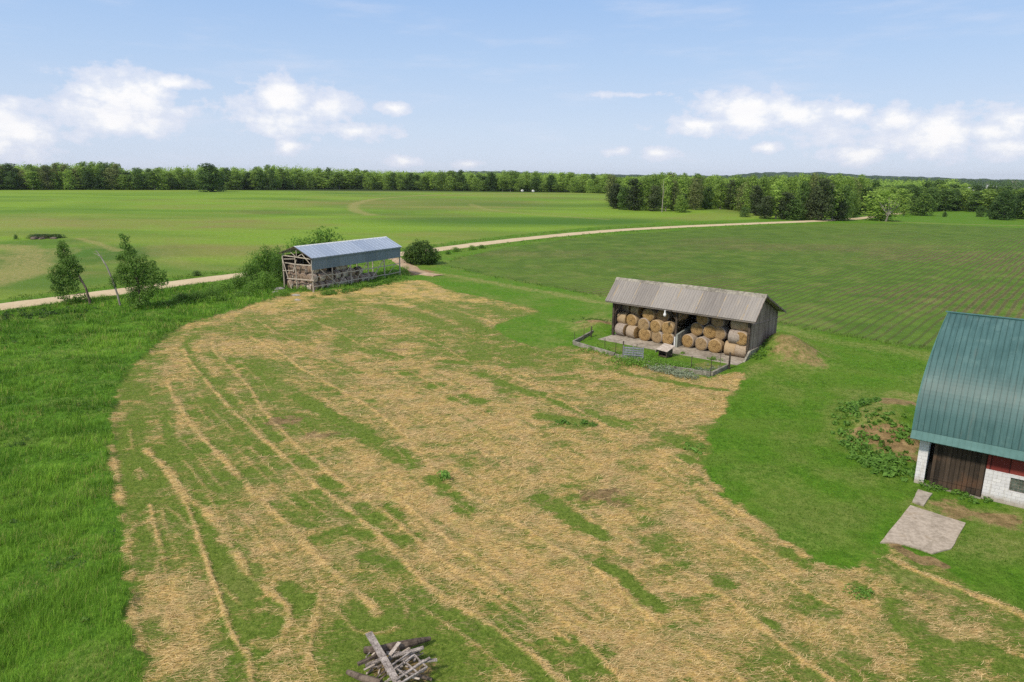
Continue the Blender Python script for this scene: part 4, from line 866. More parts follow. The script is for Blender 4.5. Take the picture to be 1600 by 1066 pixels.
m.add(vs,fs);rfb=m.build('roof',M['teal'],BR)
# soft shading of the sheets themselves, standing seams as geometry
m=MB();x=-.2;
while x<L:
    pts=[(max(x,ul(y)+.02),y+q[0]*(th+.012),z+q[1]*(th+.012)) for (y,z),q in zip(pp,nn)][:len(pp)//2+1]
    for a,b in zip(pts[:-1],pts[1:]):
        m.beam(a,b,.026,.04,up=(0,-.5,.8))
    x+=.305
m.build('standing_seams',M['seam'],rfb)
m=MB();vs=[];
for (y,z),q in zip(pp,nn): 
    o_=th+.02;vs+=[(ul(y)-.03,y-q[0]*.05,z-q[1]*.05),(ul(y)+.06,y-q[0]*.05,z-q[1]*.05),(ul(y)+.06,y+q[0]*o_,z+q[1]*o_),(ul(y)-.03,y+q[0]*o_,z+q[1]*o_)]
m.add(vs,fs);m.build('rake_trim',M['tealtrim'],rfb)
# flared skirt along the eave
m=MB();m.add([(-.46,-.48,3.53),(L,-.48,3.53),(L,-.86,3.06),(-.46,-.86,3.06),(-.46,-.44,3.46),(L,-.44,3.46),(L,-.82,3.02),(-.46,-.82,3.02)],[(0,3,2,1),(4,5,6,7),(3,7,6,2),(0,4,7,3),(1,2,6,5),(0,1,5,4)])
x=-.2
while x<L: m.beam((x,-.49,3.54),(x,-.87,3.07),.03,.04,up=(0,-.7,.6));x+=.305
m.build('eave_skirt',M['tealtrim'],BR)
m=MB();m.bb(-.3,L,-.6,.02,3.04,3.08);m.build('soffit',M['darkpost'],BR)
m=MB();m.bb(-.2,L,5.28,5.52,9.79,9.84);m.build('ridge_cap',M['tealtrim'],rfb)
# gable end boards
gp=[(0.1,.3,2.95)]+[(.12+max(0,ul(y)+.35),y,z-.05) for y,z in pp if .25<y<10.55]+[(.1,10.5,2.95)]
m=MB();k=len(gp);m.add(gp+[(a+.05,b,c) for a,b,c in gp],[tuple(range(k)),tuple(range(k,2*k))[::-1]]+[(i,i+k,(i+1)%k+k,(i+1)%k) for i in range(k)]);m.build('gable_wall',M['redboard'],BR)
# ================================================================== trees
def crown_np(lobes,n,size,seed,flat=.0,fill=.25,el=(1,1,1)):
    """leaf sized faces spread through lobes (cx,cy,cz,rx,ry,rz); returns verts, faces"""
    rg=np.random.default_rng(seed);L=np.array(lobes,float);A=(L[:,3]*L[:,4]+L[:,4]*L[:,5]+L[:,3]*L[:,5]);A/=A.sum()
    k=rg.choice(len(L),n,p=A);d=rg.normal(size=(n,3));d/=np.linalg.norm(d,axis=1)[:,None]
    # uneven shells: sub-clumps push the surface in and out
    ph=rg.uniform(0,6.28,(len(L),3));fr=rg.uniform(2.,4.5,(len(L),3))
    wob=1+.16*(np.sin(d[:,0]*fr[k,0]*2+ph[k,0])+np.sin(d[:,1]*fr[k,1]*2+ph[k,1])+np.sin(d[:,2]*fr[k,2]*2+ph[k,2]))/1.5
    r=np.where(rg.random(n)<fill,rg.uniform(.3,1,n)**.5,rg.uniform(.86,1.12,n))*wob
    P=L[k,:3]+d*L[k,3:]*r[:,None]
    nm=d/L[k,3:];nm/=np.linalg.norm(nm,axis=1)[:,None];nm+=rg.normal(0,.55,(n,3));nm[:,2]+=.25;nm/=np.linalg.norm(nm,axis=1)[:,None]
    t=np.cross(nm,rg.normal(size=(n,3)));t/=np.linalg.norm(t,axis=1)[:,None];b=np.cross(nm,t)
    s=size*rg.uniform(.55,1.35,n)[:,None];a=rg.uniform(.5,1.,n)[:,None]
    V=np.stack([P-t*s,P-b*s*a*.6,P+t*s*.9+nm*s*.15,P+b*s*a*.6],1).reshape(-1,3)
    return V,np.arange(4*n).reshape(n,4)
def rlobes(h,r,z0,n,seed,top=.5,shape='round'):
    rg=np.random.default_rng(seed);o=[]
    for i in range(n):
        f=(i+.5)/n;z=z0+(h-z0)*f
        if shape=='round': env=max(.05,1-((f-.42)/.66)**2)**.5
        elif shape=='cone': env=(1-f)**.75+.12
        else: env=max(.05,1-((f-.5)/.62)**2)**.55
        a=i*2.4+rg.uniform(-.6,.6);q=r*env*rg.uniform(.25,.62)*(1 if n>4 else .5);s=r*env*rg.uniform(.42,.6)+.25
        o.append((q*math.cos(a),q*math.sin(a),z-s*.35,s,s,s*rg.uniform(.7,1.)))
    o.append((0,0,h-r*.42,r*.36,r*.36,r*.42));return o
def trunk_mb(h,r,lean=(0,0),limbs=5,seed=0,z0=.3,lr=3.):
    rg=np.random.default_rng(seed);m=MB();pts=[(lean[0]*f*f+.03*h*rg.uniform(-1,1)*f*(1-f),lean[1]*f*f,h*f) for f in np.linspace(0,1,7)]
    pts[0]=(pts[0][0],pts[0][1],-.3)
    m.tube(pts,[r*(1-.86*f) for f in np.linspace(0,1,7)],7)
    for i in range(limbs):
        f=z0+(.9-z0)*(i+.5)/limbs;j=min(5,int(f*6));p=Vector(pts[j]).lerp(Vector(pts[j+1]),f*6-j);a=i*2.4+rg.uniform(-.5,.5)
        l=lr*(1.1-f*.7);q=p+Vector((math.cos(a)*l*.5,math.sin(a)*l*.5,l*.35));e=p+Vector((math.cos(a)*l,math.sin(a)*l,l*.75))
        m.tube([p,q,e],[r*.45*(1-f*.5),r*.28*(1-f*.5),r*.06],5)
    return m
PROTO={}
def proto(kind,h,r,z0,n,nl,size,leaf,shape,seed,fill=.2,bark='bark'):
    V,Fc=crown_np(rlobes(h,r,z0,nl,seed,shape=shape),n,size,seed,fill=fill)
    me=bpy.data.meshes.new('crown');npo=npmesh('crown',V,Fc,M[leaf]);me=npo.data;bpy.data.objects.remove(npo)
    t=trunk_mb(h*.93,.018*h,(random.uniform(-.3,.3),0),6,seed,lr=r*.8);mt=bpy.data.meshes.new('trunk');mt.from_pydata(t.v,[],t.f);mt.materials.append(M[bark]);mt.update()
    PROTO.setdefault(kind,[]).append((h,r,mt,me))
for s in range(4): proto('broad',18,4.6,1.2,3200,15,.42,'leafA','round',100+s)
for s in range(3): proto('tall',19,3.4,2.5,2600,14,.38,'leafA','oval',120+s,bark='palebark')
for s in range(3): proto('pine',17,3.6,.9,3400,16,.40,'leafP','oval',140+s,fill=.35)
for s in range(2): proto('dark',16,4.2,.6,3200,14,.42,'leafD','round',160+s)
for s in range(2): proto('olive',16,3.6,1.,2400,13,.40,'leafO','oval',180+s,fill=.3,bark='palebark')
for s in range(3): proto('bush',3.,2.,0.1,3600,9,.12,'leafB','round',200+s,fill=.3)
for s in range(2): proto('smallbush',6.,3.,0.1,1500,9,.32,'leafD','round',220+s)
def tree(kind,p,h,wid,label,group,cat='tree',name=None,i=None):
    H0,R0,mt,me=PROTO[kind][(i if i is not None else random.randrange(99))%len(PROTO[kind])]
    nm=name or {'broad':'broadleaf_tree','tall':'slender_tree','pine':'pine_tree','dark':'broadleaf_tree','olive':'broadleaf_tree','bush':'bush','smallbush':'bush'}[kind]
    e=empty(nm,label,cat,tuple(p),random.uniform(0,6.28),group);s=h/H0;w_=wid/(2*R0);e.scale=(w_,w_,s)
    for n_,d in (('trunk',mt),('crown',me)):
        o=bpy.data.objects.new(n_,d);C.objects.link(o);o.parent=e
    return e
def tpx(kind,px,base,top,widpx,label,group,back=0.,cat='tree',name=None,i=None,hs=1.):
    p=G(px,base);
    if back: 
        q=p[:2]*(1+back/np.linalg.norm(p[:2]));p=np.array([q[0],q[1],float(hills(q[0],q[1]))])
    p[2]=float(zg(p[0],p[1]));h=hgt(p,top)*hs;dist=np.linalg.norm(p-[0,0,H])
    return tree(kind,p,max(h,1.),widpx*dist/F,label,group,cat,name,i)
# long forest edge behind the left field
FT=[(-160,298,258),(0,297,258),(120,297,256),(185,297,256),(196,297,266),(235,297,264),(300,297,262),(345,297,262),(400,297,264),(430,297,259),(470,296,261),(560,296,266),(640,297,269),(700,298,268),(800,299.5,269),(900,301,271),(955,303,273)]
FT=np.array(FT,float)
gA='leafy trees of the forest edge beyond the left field'
for row in range(3):
    px=-150+row*5
    while px<952:
        b=np.interp(px,FT[:,0],FT[:,1]);tp=np.interp(px,FT[:,0],FT[:,2])
        if not(312<px<350 and row==0):
            kd=random.choice(['broad','broad','tall','tall','broad','dark'] if px>190 else ['olive','tall','broad','olive','dark'])
            if row==0 and random.random()<.12: kd='dark'
            hs=random.uniform(.76,1.10) if row else random.choice([random.uniform(.35,.6),random.uniform(.7,1.),random.uniform(.7,1.)])
            tpx(kd,px+random.uniform(-3,3),b,tp,random.uniform(15,23),'leafy tree in the long forest edge beyond the left field',gA,back=2+row*9+random.uniform(-3,3),hs=hs)
        px+=random.uniform(10,15) if row==0 else random.uniform(14,20)
tpx('dark',331,299.5,256,42,'large dark round-crowned tree standing out in front of the left forest edge',None,name='oak_tree',i=0,back=-12)
# right forest: conifers and leafy trees in front of the road bend
RT=np.array([(950,324,284),(965,327,281),(985,329,278),(1020,330,272),(1060,331,274),(1100,328,276),(1140,329,279),(1170,337,280),(1200,341,278),(1240,343,275),(1300,345,276),(1322,345,277),(1345,336,279)],float)
gB='mixed trees at the front of the right-hand wood'
front=[('pine',962,326,287,24),('dark',975,328,291,20),('pine',990,329,280,26),('broad',1010,329,277,26),('pine',1022,330,290,22),('tall',1040,330,274,20),('olive',1052,330,282,18),('pine',1066,331,303,14),('olive',1084,328,284,20),('dark',1105,327,292,18),('tall',1125,327,281,20),('pine',1143,328,282,24),('olive',1160,331,286,22),('pine',1180,337,290,22),('pine',1196,342,306,24),('tall',1212,342,280,24),('pine',1226,343,300,26),('dark',1240,344,312,28),('dark',1252,343,284,22),('pine',1266,344,300,22),('pine',1282,345,278,30),('tall',1300,345,278,24),('pine',1308,345,302,22),('dark',1318,345,290,20)]
desc={'pine':'dark brownish-green conifer at the front of the right-hand wood','dark':'dark leafy tree low at the front of the right-hand wood','broad':'leafy tree at the front of the right-hand wood','tall':'bright slender tree at the front of the right-hand wood','olive':'thin olive tree at the front of the right-hand wood'}
for k,px,b,tp,w_ in front: tpx(k,px,b,tp,w_*1.08,desc[k],{'pine':'conifers at the front of the right-hand wood','dark':'dark leafy trees low at the front of the right-hand wood','broad':'leafy trees at the front of the right-hand wood','tall':'bright slender trees at the front of the right-hand wood','olive':'thin olive trees at the front of the right-hand wood'}[k])
tpx('broad',1063,332,304,20,'small rounded green tree standing just outside the right-hand wood',None)
tpx('smallbush',1163,339,324,17,'dark low bush at the edge of the gap in the right-hand wood',None,cat='bush')
for row in range(1,5):
    px=950+row*4
    while px<1345:
        b=np.interp(px,RT[:,0],RT[:,1]);tp=np.interp(px,RT[:,0],RT[:,2])
        tpx(random.choice(['broad','broad','tall','broad','olive','broad']),px,b,min(tp,276.5),random.uniform(20,28),'leafy tree in the rear ranks of the right-hand wood','leafy trees in the rear ranks of the right-hand wood',back=8+row*12+random.uniform(-4,4),hs=random.uniform(.93,1.08))
        px+=random.uniform(17,25)
# further right along the road and meadow
gC='leafy trees behind the meadow at the far right'
R2=np.array([(1335,336,296),(1390,333,290),(1450,331,287),(1500,329,293),(1560,334,298),(1620,336,292),(1700,336,288)],float)
for row in range(3):
    px=1330+row*6
    while px<1680:
        b=np.interp(px,R2[:,0],R2[:,1]);tp=np.interp(px,R2[:,0],R2[:,2])+row*-3.2
        if px<1490 and row==2: tp=282
        tpx(random.choice(['broad','dark','broad','dark','tall']),px,b,tp,random.uniform(24,34),'leafy tree in the tree belt behind the meadow at the far right',gC,back=row*16+random.uniform(-4,6),hs=random.uniform(.8,1.02))
        px+=random.uniform(15,24)
tpx('broad',1440,337,302,34,'bright rounded tree beside the far bend of the gravel road',None,i=1)
tpx('broad',1328,338,300,26,'leafy tree left of the dead-limbed willow at the end of the road',None,i=2)
tpx('tall',1412,338,320,14,'small slender tree beside the pale far stretch of gravel road',None)
gD='dark trees and bushes at the right edge of the meadow'
for px,b,tp,w_,k in [(1532,339,322,14,'smallbush'),(1553,343,318,20,'smallbush'),(1568,344,300,28,'dark'),(1590,342,302,28,'dark'),(1612,343,298,30,'broad'),(1640,344,300,30,'dark')]:
    tpx(k,px,b,tp,w_,'dark tree or bush clustered at the right edge of the meadow',gD)
for px,b,tp in [(1476,339,331),(1545,338,330)]: tpx('smallbush',px,b,tp,7,'tiny round bush alone in the pale meadow, '+('left one' if px<1500 else 'right one'),None,cat='bush')
# dead-limbed willow
e=tpx('broad',1376,345,297,52,'spreading tree with bare white dead branches at the end of the gravel road',None,i=3,name='willow_tree')
p=np.array(e.location);m=MB();rg=np.random.default_rng(3)
for a,l in [(-.9,6.5),(-.45,8),(-.1,8.8),(.35,7.6),(.8,6.),(-1.3,4.5),(.1,6.)]:
    q0=Vector((0,-5.2,2.5));q1=q0+Vector((math.sin(a)*l*.5,-.6,l*.45));q2=q0+Vector((math.sin(a)*l*.9,-.4,l*.85));m.tube([q0,q1,q2],[.24,.16,.05],5)
    q3=q1+Vector((math.sin(a+.6)*l*.3,0,l*.25));m.tube([q1,q3],[.12,.03],5)
m.tube([(0,-4.,-.5),(0,-5.2,2.5)],[.45,.26],6)
ob=m.build('dead_branches',M['palebark']);ob.parent=e;ob.rotation_euler=(0,0,-e.rotation_euler.z);ob.scale=(1/e.scale[0],1/e.scale[1],1/e.scale[2])
# a birch-like dead pole in the wood edge
p=at(1032,331);mb=MB().tube([(0,0,-.3),(.1,0,7),(0,0,14.5)],[.22,.16,.05],6).tube([(.08,0,8),(1.4,0,11)],[.09,.02],5).tube([(.05,0,9.5),(-1.1,0,12.5)],[.08,.02],5);o=mb.build('dead_tree',M['palebark'],loc=tuple(p+np.array([0,-3,0])));tag(o,'bare white dead tree pole at the front of the right-hand wood','tree')
# ------------------------------------------------------------------ woodland that reads as one mass (far off)
def woodland(name,samples,nq,leaf,kind='stuff'):
    Vs=[];Fs=[];n0=0
    for i,(x,y,z,h,r) in enumerate(samples):
        lob=[(0,0,h*.72,r,r,h*.30),(r*.4,0,h*.5,r*.9,r*.9,h*.32),(-r*.4,r*.2,h*.55,r*.8,r*.8,h*.35)]
        s=max(.5,.0011*math.hypot(x,y));V,Fc=crown_np(lob,nq,s,1000+i,fill=.05);V=V+[x,y,z];V[:,2]=np.maximum(V[:,2],z);Vs.append(V);Fs.append(Fc+n0);n0+=len(V)
    o=npmesh(name,np.vstack(Vs),np.vstack(Fs),M[leaf]);return tag(o,kind=kind)
sm=[];rg=np.random.default_rng(5)
for i in range(1500):
    px=rg.uniform(-160,1350);
    if px<955: b=np.interp(px,FT[:,0],FT[:,1]);d0=32;tp=np.interp(px,FT[:,0],FT[:,2])
    else: b=np.interp(px,RT[:,0],RT[:,1]);d0=64;tp=np.interp(px,RT[:,0],RT[:,2])
    q=G(px,b)[:2];dist=np.linalg.norm(q);bk=d0+rg.uniform(0,1)**1.6*(90 if px<955 else 420);q=q*(1+bk/dist);z=float(hills0(q[0],q[1]))
    dd=np.linalg.norm(q);hh=min(24,hgt(np.array([q[0],q[1],z]),tp-.5));hh=max(hh,8)*rg.uniform(.82,1.)
    sm.append((q[0],q[1],z,hh,rg.uniform(3.5,5)))
for i in range(320):
    px=rg.uniform(1340,1720);q=G(px,np.interp(px,R2[:,0],R2[:,1]))[:2];dist=np.linalg.norm(q);bk=45+rg.uniform(0,1)*(260 if px<1490 else 90);q=q*(1+bk/dist);dd=np.linalg.norm(q)
    tgt=281 if px<1490 else 296;sm.append((q[0],q[1],0,min(18.5,max(6,18.5-(tgt-281-0)*dd/F))*rg.uniform(.8,1.),rg.uniform(3.5,5.)))
woodland('woodland',sm,170,'leafA')
sm=[]
for i in range(1700):
    px=rg.uniform(-100,1720);d_=ray(px,281);d_=d_[:2]/np.linalg.norm(d_[:2]);dd=rg.uniform(950,2300)
    if px>1490 and dd<1500: continue
    q=d_*dd;sm.append((q[0],q[1],0,rg.uniform(15,21),rg.uniform(8,13)))
woodland('far_woodland',sm,46,'leafD')
# distant wooded hills
def ridge_line(name,dist,x0,x1,hf,seed):
    n=420;az=np.linspace(math.atan2(x0-800,F),math.atan2(x1-800,F),n);base=np.array([hf(800+F*math.tan(a)) for a in az])
    rg=fbm(az*900,az*0+seed,6.,4,seed);h=base+(rg-.5)*9
    V=[]
    for k,(f,g) in enumerate([(0.,0.),(.04,.62),(.09,.9),(.14,1.),(.2,.97),(.4,.3),(.6,-.1)]):
        d=dist*(1+f);hv=h*g+(fbm(az*700,az*0+k*9.,5,3,seed+k)-.5)*5*(g>0);V.append(np.column_stack([np.sin(az)*d,np.cos(az)*d,hv-2*(f==0)]))
    V=np.stack(V,1);K=V.shape[1];i=np.arange(n*K).reshape(n,K);Fq=np.stack([i[:-1,:-1],i[1:,:-1],i[1:,1:],i[:-1,1:]],-1).reshape(-1,4)
    o=npmesh(name,V.reshape(-1,3),Fq,M['hill']);tag(o,kind='structure');return o
M['hill']=mat_simple('wooded_hill',(.012,.03,.012),(.04,.075,.028),.02,bump=0)
def hf(px):
    hz=277+(px-800)*.0070;tp=np.interp(px,[-200,0,500,620,760,900,1000,1120,1140,1160,1200,1280,1340,1420,1500,1600,1750],[276,275,274,271,268,273,273.5,275,274,271.5,270.5,271.5,276,277.5,280,281.5,282])
    return 18+(hz-tp)*3000*1.14/F
ridge_line('hills',3000,-260,1900,hf,7)
# ------------------------------------------------------------------ near trees on the road verge
def lobe_tree(name,label,base,lobes,n,size,leaf,trunkpts,trunkr,limbs,seed,cat='tree',bark='bark',dep=.8):
    p=at(*base);e=empty(name,label,cat,tuple(p));d0=p[1]
    def W(px,py,dy=0):
        r=ray(px,py);t_=(d0+dy)/r[1];return np.array([r[0]*t_,d0+dy,H+r[2]*t_])-p
    rg=np.random.default_rng(seed);sc=np.linalg.norm(p-[0,0,H])/F;lb=[]
    for (a,b,r) in lobes:
        w_=W(a,b,rg.uniform(-1,1)*r*sc*dep*.8);R=r*sc;lb.append((*w_,R,R*dep,R*.85))
    V,Fc=crown_np(lb,n,size,seed,fill=.45);o=npmesh('crown',V,Fc,M[leaf],parent=e)
    m=MB();m.tube([W(*q) for q in trunkpts],trunkr,8)
    for l in limbs: m.tube([W(*q) for q in l],np.linspace(trunkr[len(trunkr)//2]*.6,.02,len(l)),6)
    m.build('trunk',M[bark],e);return e
lobe_tree('leaning_tree','leaning ragged tree with bent trunk left of the dead snag by the road',(142,480),
 [(96,382,6),(99,390,8),(94,397,6),(105,404,10),(112,408,9),(100,418,10),(90,424,10),(112,423,12),(124,420,7),(84,434,8),(98,436,12),(112,438,11),(88,449,8),(102,452,9),(116,452,6),(95,462,6),(105,467,5),(120,466,5),(130,462,4),(112,474,7),(120,470,6),(108,412,8)],
 7500,.135,'leafN',[(142,486),(140,470),(134,450),(124,432),(112,415),(102,398),(96,382)],[.2,.17,.14,.11,.08,.05,.02],[[(137,458),(125,458),(112,462)],[(140,470),(128,467),(110,468),(96,463)],[(130,443),(122,436),(114,440)],[(118,424),(104,430),(90,432)],[(112,415),(124,416)]],1)
lobe_tree('leaning_tree','bushy tree with windswept pointed top, right of the dead snag by the road',(222,484),
 [(190,368,4),(195,374,6),(192,384,5),(199,386,6),(204,395,8),(195,400,8),(186,402,5),(208,405,9),(224,402,5),(226,412,7),(199,414,10),(212,418,11),(238,410,4),(238,420,8),(190,420,8),(202,430,12),(219,430,14),(236,432,12),(251,430,8),(184,430,7),(192,438,9),(209,444,12),(226,446,13),(243,444,11),(257,440,6),(215,458,11),(229,460,10),(205,466,8),(221,472,9),(240,455,7),(215,480,9),(232,478,8)],
 15000,.125,'leafN',[(222,486),(219,465),(215,440),(208,415),(200,392),(192,370)],[.2,.17,.14,.1,.06,.02],[[(218,462),(232,448),(245,436)],[(217,455),(202,442),(190,432)],[(214,435),(228,420),(236,412)],[(210,420),(198,408)]],2)
e=empty('dead_snag','bare broken dead trunk leaning between the two roadside trees','dead tree',tuple(at(190,480)))
d0=e.location[1];p=np.array(e.location)
def Wp(px,py,d0=d0,p=p):
    r=ray(px,py);t_=d0/r[1];return np.array([r[0]*t_,d0,H+r[2]*t_])-p
m=MB();m.tube([Wp(190,486),Wp(184,462),Wp(176,438),Wp(167,417),Wp(157,401),Wp(150,391)],[.15,.13,.12,.1,.07,.03],8);m.build('trunk',M['palebark'],e)
m=MB();m.tube([Wp(157,401),Wp(150,397),Wp(146,396)],[.05,.03,.012],5);m.tube([Wp(152,394),Wp(147,392)],[.03,.01],5);m.tube([Wp(160,405),Wp(158,396)],[.03,.01],5);m.tube([Wp(178,444),Wp(172,440)],[.05,.015],5);m.build('branch',M['palebark'],e)
V,Fc=crown_np([(*Wp(176,437),.5,.4,.5),(*Wp(178,446),.35,.3,.4)],260,.12,5);npmesh('leaf_tuft',V,Fc,M['leafN'],parent=e)
# thicket along the verge and around the pole shed
gT='bushes of the thicket between the road and the pole shed'
TH=[(262,478,26,9),(288,474,34,13),(308,474,30,16),(332,470,36,17),(352,460,34,18),(338,456,28,14),(372,452,34,22),(392,446,40,34),(404,440,36,44),(420,438,38,50),(436,446,34,48),(432,426,36,40),(416,456,42,30),(398,460,34,18),(380,466,28,10),(444,462,22,10),(452,440,26,30)]
for i,(px,b,w_,h_) in enumerate(TH):
    p=at(px,b);p[2]-=.15;dist=np.linalg.norm(p-[0,0,H]);tree('bush',p,h_*dist/F*.92,w_*dist/F*.95,'bright green bush in the thicket between the road and the pole shed',gT,cat='bush',i=i)
p=at(506,414);tree('bush',p,7.2,9.5,'tall green bush showing above the metal roof of the pole shed',None,cat='bush',i=1);p=at(470,418);tree('bush',p,5.5,7,'green bush behind the left gable of the pole shed',None,cat='bush',i=2)
p=at(486,420);tree('bush',p,5.6,8,'green bush in the middle behind the pole shed roof',None,cat='bush',i=0)
p=at(658,413);dist=np.linalg.norm(p-[0,0,H]);e=empty('round_bush','dense dark dome-shaped bush beside the driveway entrance on the gravel road','bush',tuple(p))
lb=[(0,0,2.2,3.0,2.8,2.5),(-1.2,.3,2.,2.2,2.2,2.),(1.4,-.2,1.7,2.3,2.2,1.7),(.3,0,3.1,2.,2.,1.5),(-1.9,-.3,1.3,1.6,1.6,1.3),(2.1,.2,1.2,1.5,1.6,1.2),(-.6,-1,3.3,1.3,1.3,1.2)]
V,Fc=crown_np(lb,9000,.19,9,fill=.08);V[:,2]=np.maximum(V[:,2],.02);npmesh('crown',V,Fc,M['leafR'],parent=e)
trunk_mb(2.5,.12,(0,0),5,4,lr=1.6).build('trunk',M['bark'],e)
for px,b,w_,h_,lab in [(308,431,14,6,'low round bush on the far verge of the gravel road'),(25,374,6,5,'tiny dark bush left of the stone heap in the left field')]:
    p=at(px,b);dist=np.linalg.norm(p-[0,0,H]);tree('smallbush',p,h_*dist/F*1.2,w_*dist/F,lab,None,cat='bush')
for i,(px,b,w_,h_) in enumerate([(712,393,16,5),(738,390,14,5),(752,388,12,4),(700,397,10,4)]):
    p=at(px,b);dist=np.linalg.norm(p-[0,0,H]);tree('bush',p,h_*dist/F*1.3,w_*dist/F,'low green shrub on the road verge right of the dome-shaped bush','low shrubs on the verge right of the dome-shaped bush',cat='bush',i=i)
# ================================================================== stones, wood pile, far farm
def rock(p,s,seed,label,group,mt='rock'):
    rg=np.random.default_rng(seed);m=MB();n=8;vs=[];
    for i,(zz,rr) in enumerate([(-.3,.8),(.1,1.),(.5,.85),(.8,.4)]):
        for k in range(n):
            a=2*PI*k/n;q=rr*rg.uniform(.75,1.15);vs.append((s[0]*q*math.cos(a),s[1]*q*math.sin(a),s[2]*zz*rg.uniform(.9,1.1)))
    fs=[(i*n+k,i*n+(k+1)%n,(i+1)*n+(k+1)%n,(i+1)*n+k) for i in range(3) for k in range(n)]+[tuple(range(3*n,4*n))]
    m.add(vs,fs);o=m.build('stone',M[mt],loc=tuple(p),smooth=False,bevel=.02);o.rotation_euler=(0,0,rg.uniform(0,3));return tag(o,label,'stone',group)
for i,(px,py,a) in enumerate([(436,456,1.0),(444,453,.6),(462,462,.7),(465,470,.6),(430,460,.6)]): rock(at(px,py),(a,.5*a,.45*a),i,'pale stone slab lying at the left corner of the pole shed','stones by the pole shed corner')
rg=np.random.default_rng(8)
for i in range(16):
    px=rg.uniform(52,92);py=371+rg.uniform(-2,3);s_=rg.uniform(.5,1.3);rock(at(px,py),(s_*1.3,s_,s_*.8),20+i,'brownish stone in the weedy stone heap in the left field','stones of the heap in the left field','bark')
for i in range(5):
    p=at([57,66,75,84,90][i],372);tree('smallbush',p,1.1,[5,6,5,4,4][i],'scrubby brush growing over the stone heap in the left field','brush over the stone heap in the left field',cat='bush')
# wood pile in the foreground
pz=G(618,1035);zb=float(zg(pz[0],pz[1]))
def WZ(px,py,h): 
    q=G(px,py,zb+h);return Vector(q)
def board(a,b,w_,th,label,group=None,name='board',mt='plank',cat='board',up=(0,0,1)):
    m=MB();n=5;a=Vector(a);b=Vector(b);c=(a+b)/2;d=(b-a);
    off=[0]+[random.uniform(-.008,.008) for _ in range(n-1)]+[0];upv=Vector(up)
    for k in range(n): m.beam(a+d*(k/n)-c+upv*off[k],a+d*((k+1)/n)-c+upv*off[k],w_*random.uniform(.93,1.),th,up=up)
    o=m.build(name,M[mt],loc=tuple(c));return tag(o,label,cat,group)
board(WZ(576,989,.95),WZ(622,1068,.55),.27,.05,'broad grey plank with peeling white paint lying aslant across the wood pile',name='plank',cat='plank')
board(WZ(609,1024,.55),WZ(624,1004,.6),.15,.03,'short pale fresh-cut board near the middle of the wood pile',mt='palewood')
board(WZ(608,1027,.45),WZ(662,1012,.6),.16,.05,'long grey board pointing right at the back of the wood pile')
board(WZ(559,1038,.35),WZ(591,1023,.42),.12,.1,'brown timber with pale cut end at the left of the wood pile',mt='bark')
board(WZ(571,1040,.25),WZ(603,1028,.3),.14,.08,'grey timber below the pale-ended one at the left of the wood pile')
def log(pts,rs,label,mt='bark',group=None,n=10):
    c=pts[len(pts)//2];o=MB().tube([p-c for p in pts],rs,n).build('log',M[mt],loc=tuple(c));return tag(o,label,'log',group)
log([WZ(570,1016,.12),WZ(595,1015,.25),WZ(625,1009,.35),WZ(650,1003,.3),WZ(672,998,.15)],[.13,.16,.17,.14,.08],'thick brown log lying along the back of the wood pile')
log([WZ(543,1050,.05),WZ(565,1059,.12),WZ(595,1068,.15)],[.09,.13,.14],'rough log in the grass at the lower left of the wood pile')
log([WZ(640,1052,.1),WZ(675,1062,.05)],[.08,.06],'reddish log under the right corner of the lattice frame')
# slatted frame
lf=empty('lattice_frame','broken grey lattice frame of slats resting on the right of the wood pile','wooden frame',tuple(WZ(636,1045,.5)))
o0=lf.location.copy()
def slat(a,b,w_=.06,t_=.05,n='slat'):
    MB().beam(a-o0,b-o0,w_,t_).build(n,M['plank'],lf)
slat(WZ(605,1054,.62),WZ(648,1023,.72),.06);slat(WZ(618,1063,.62),WZ(662,1033,.72),.09);slat(WZ(627,1067,.62),WZ(668,1042,.68),.06);slat(WZ(613,1039,.7),WZ(643,1018,.75),.05)
for a,b in (((635,1036,.66),(651,1050,.66)),((619,1044,.64),(637,1058,.62)),((648,1023,.69),(657,1034,.69)),((661,1037,.68),(668,1043,.66)),((630,1033,.7),(633,1037,.7))): slat(WZ(*a),WZ(*b),.045,.04,'crosspiece')
board(WZ(654,1034,.55),WZ(683,1031,.5),.14,.04,'short weathered board end jutting out at the right of the wood pile')
board(WZ(656,1036,.6),WZ(672,1028,.62),.1,.03,'twisted grey strip beside the lattice frame')
gS='sticks and broken slats tangled in the wood pile'
rg=np.random.default_rng(21)
for i in range(80):
    cx=rg.uniform(576,660);cy=rg.uniform(1018,1062);a=rg.choice([-.6,-.3,.1,-.9,2.2])+rg.normal(0,.25);l=rg.uniform(8,26);hh=.12+.4*rg.random()*(1-abs(cx-618)/60)
    p0=WZ(cx-math.cos(a)*l/2,cy-math.sin(a)*l/2*.8,max(.05,hh+rg.uniform(-.15,.1)));p1=WZ(cx+math.cos(a)*l/2,cy+math.sin(a)*l/2*.8,max(.05,hh+rg.uniform(-.1,.15)))
    if i%3==0: c=(p0+p1)/2;o=MB().tube([p0-c,(Vector((rg.normal(0,.03),0,rg.normal(0,.03)))),p1-c],[.03,.025,.012],6).build('stick',M['bark' if i%2 else 'plank'],loc=tuple(c))
    else: c=(p0+p1)/2;o=MB().beam(p0-c,p1-c,rg.uniform(.03,.09),.025,up=(0,rg.normal(0,.3),1)).build('stick',M[['plank','palewood','bark','plank'][i%4]],loc=tuple(c))
    tag(o,'stick or broken slat tangled in the middle of the wood pile','stick',gS)
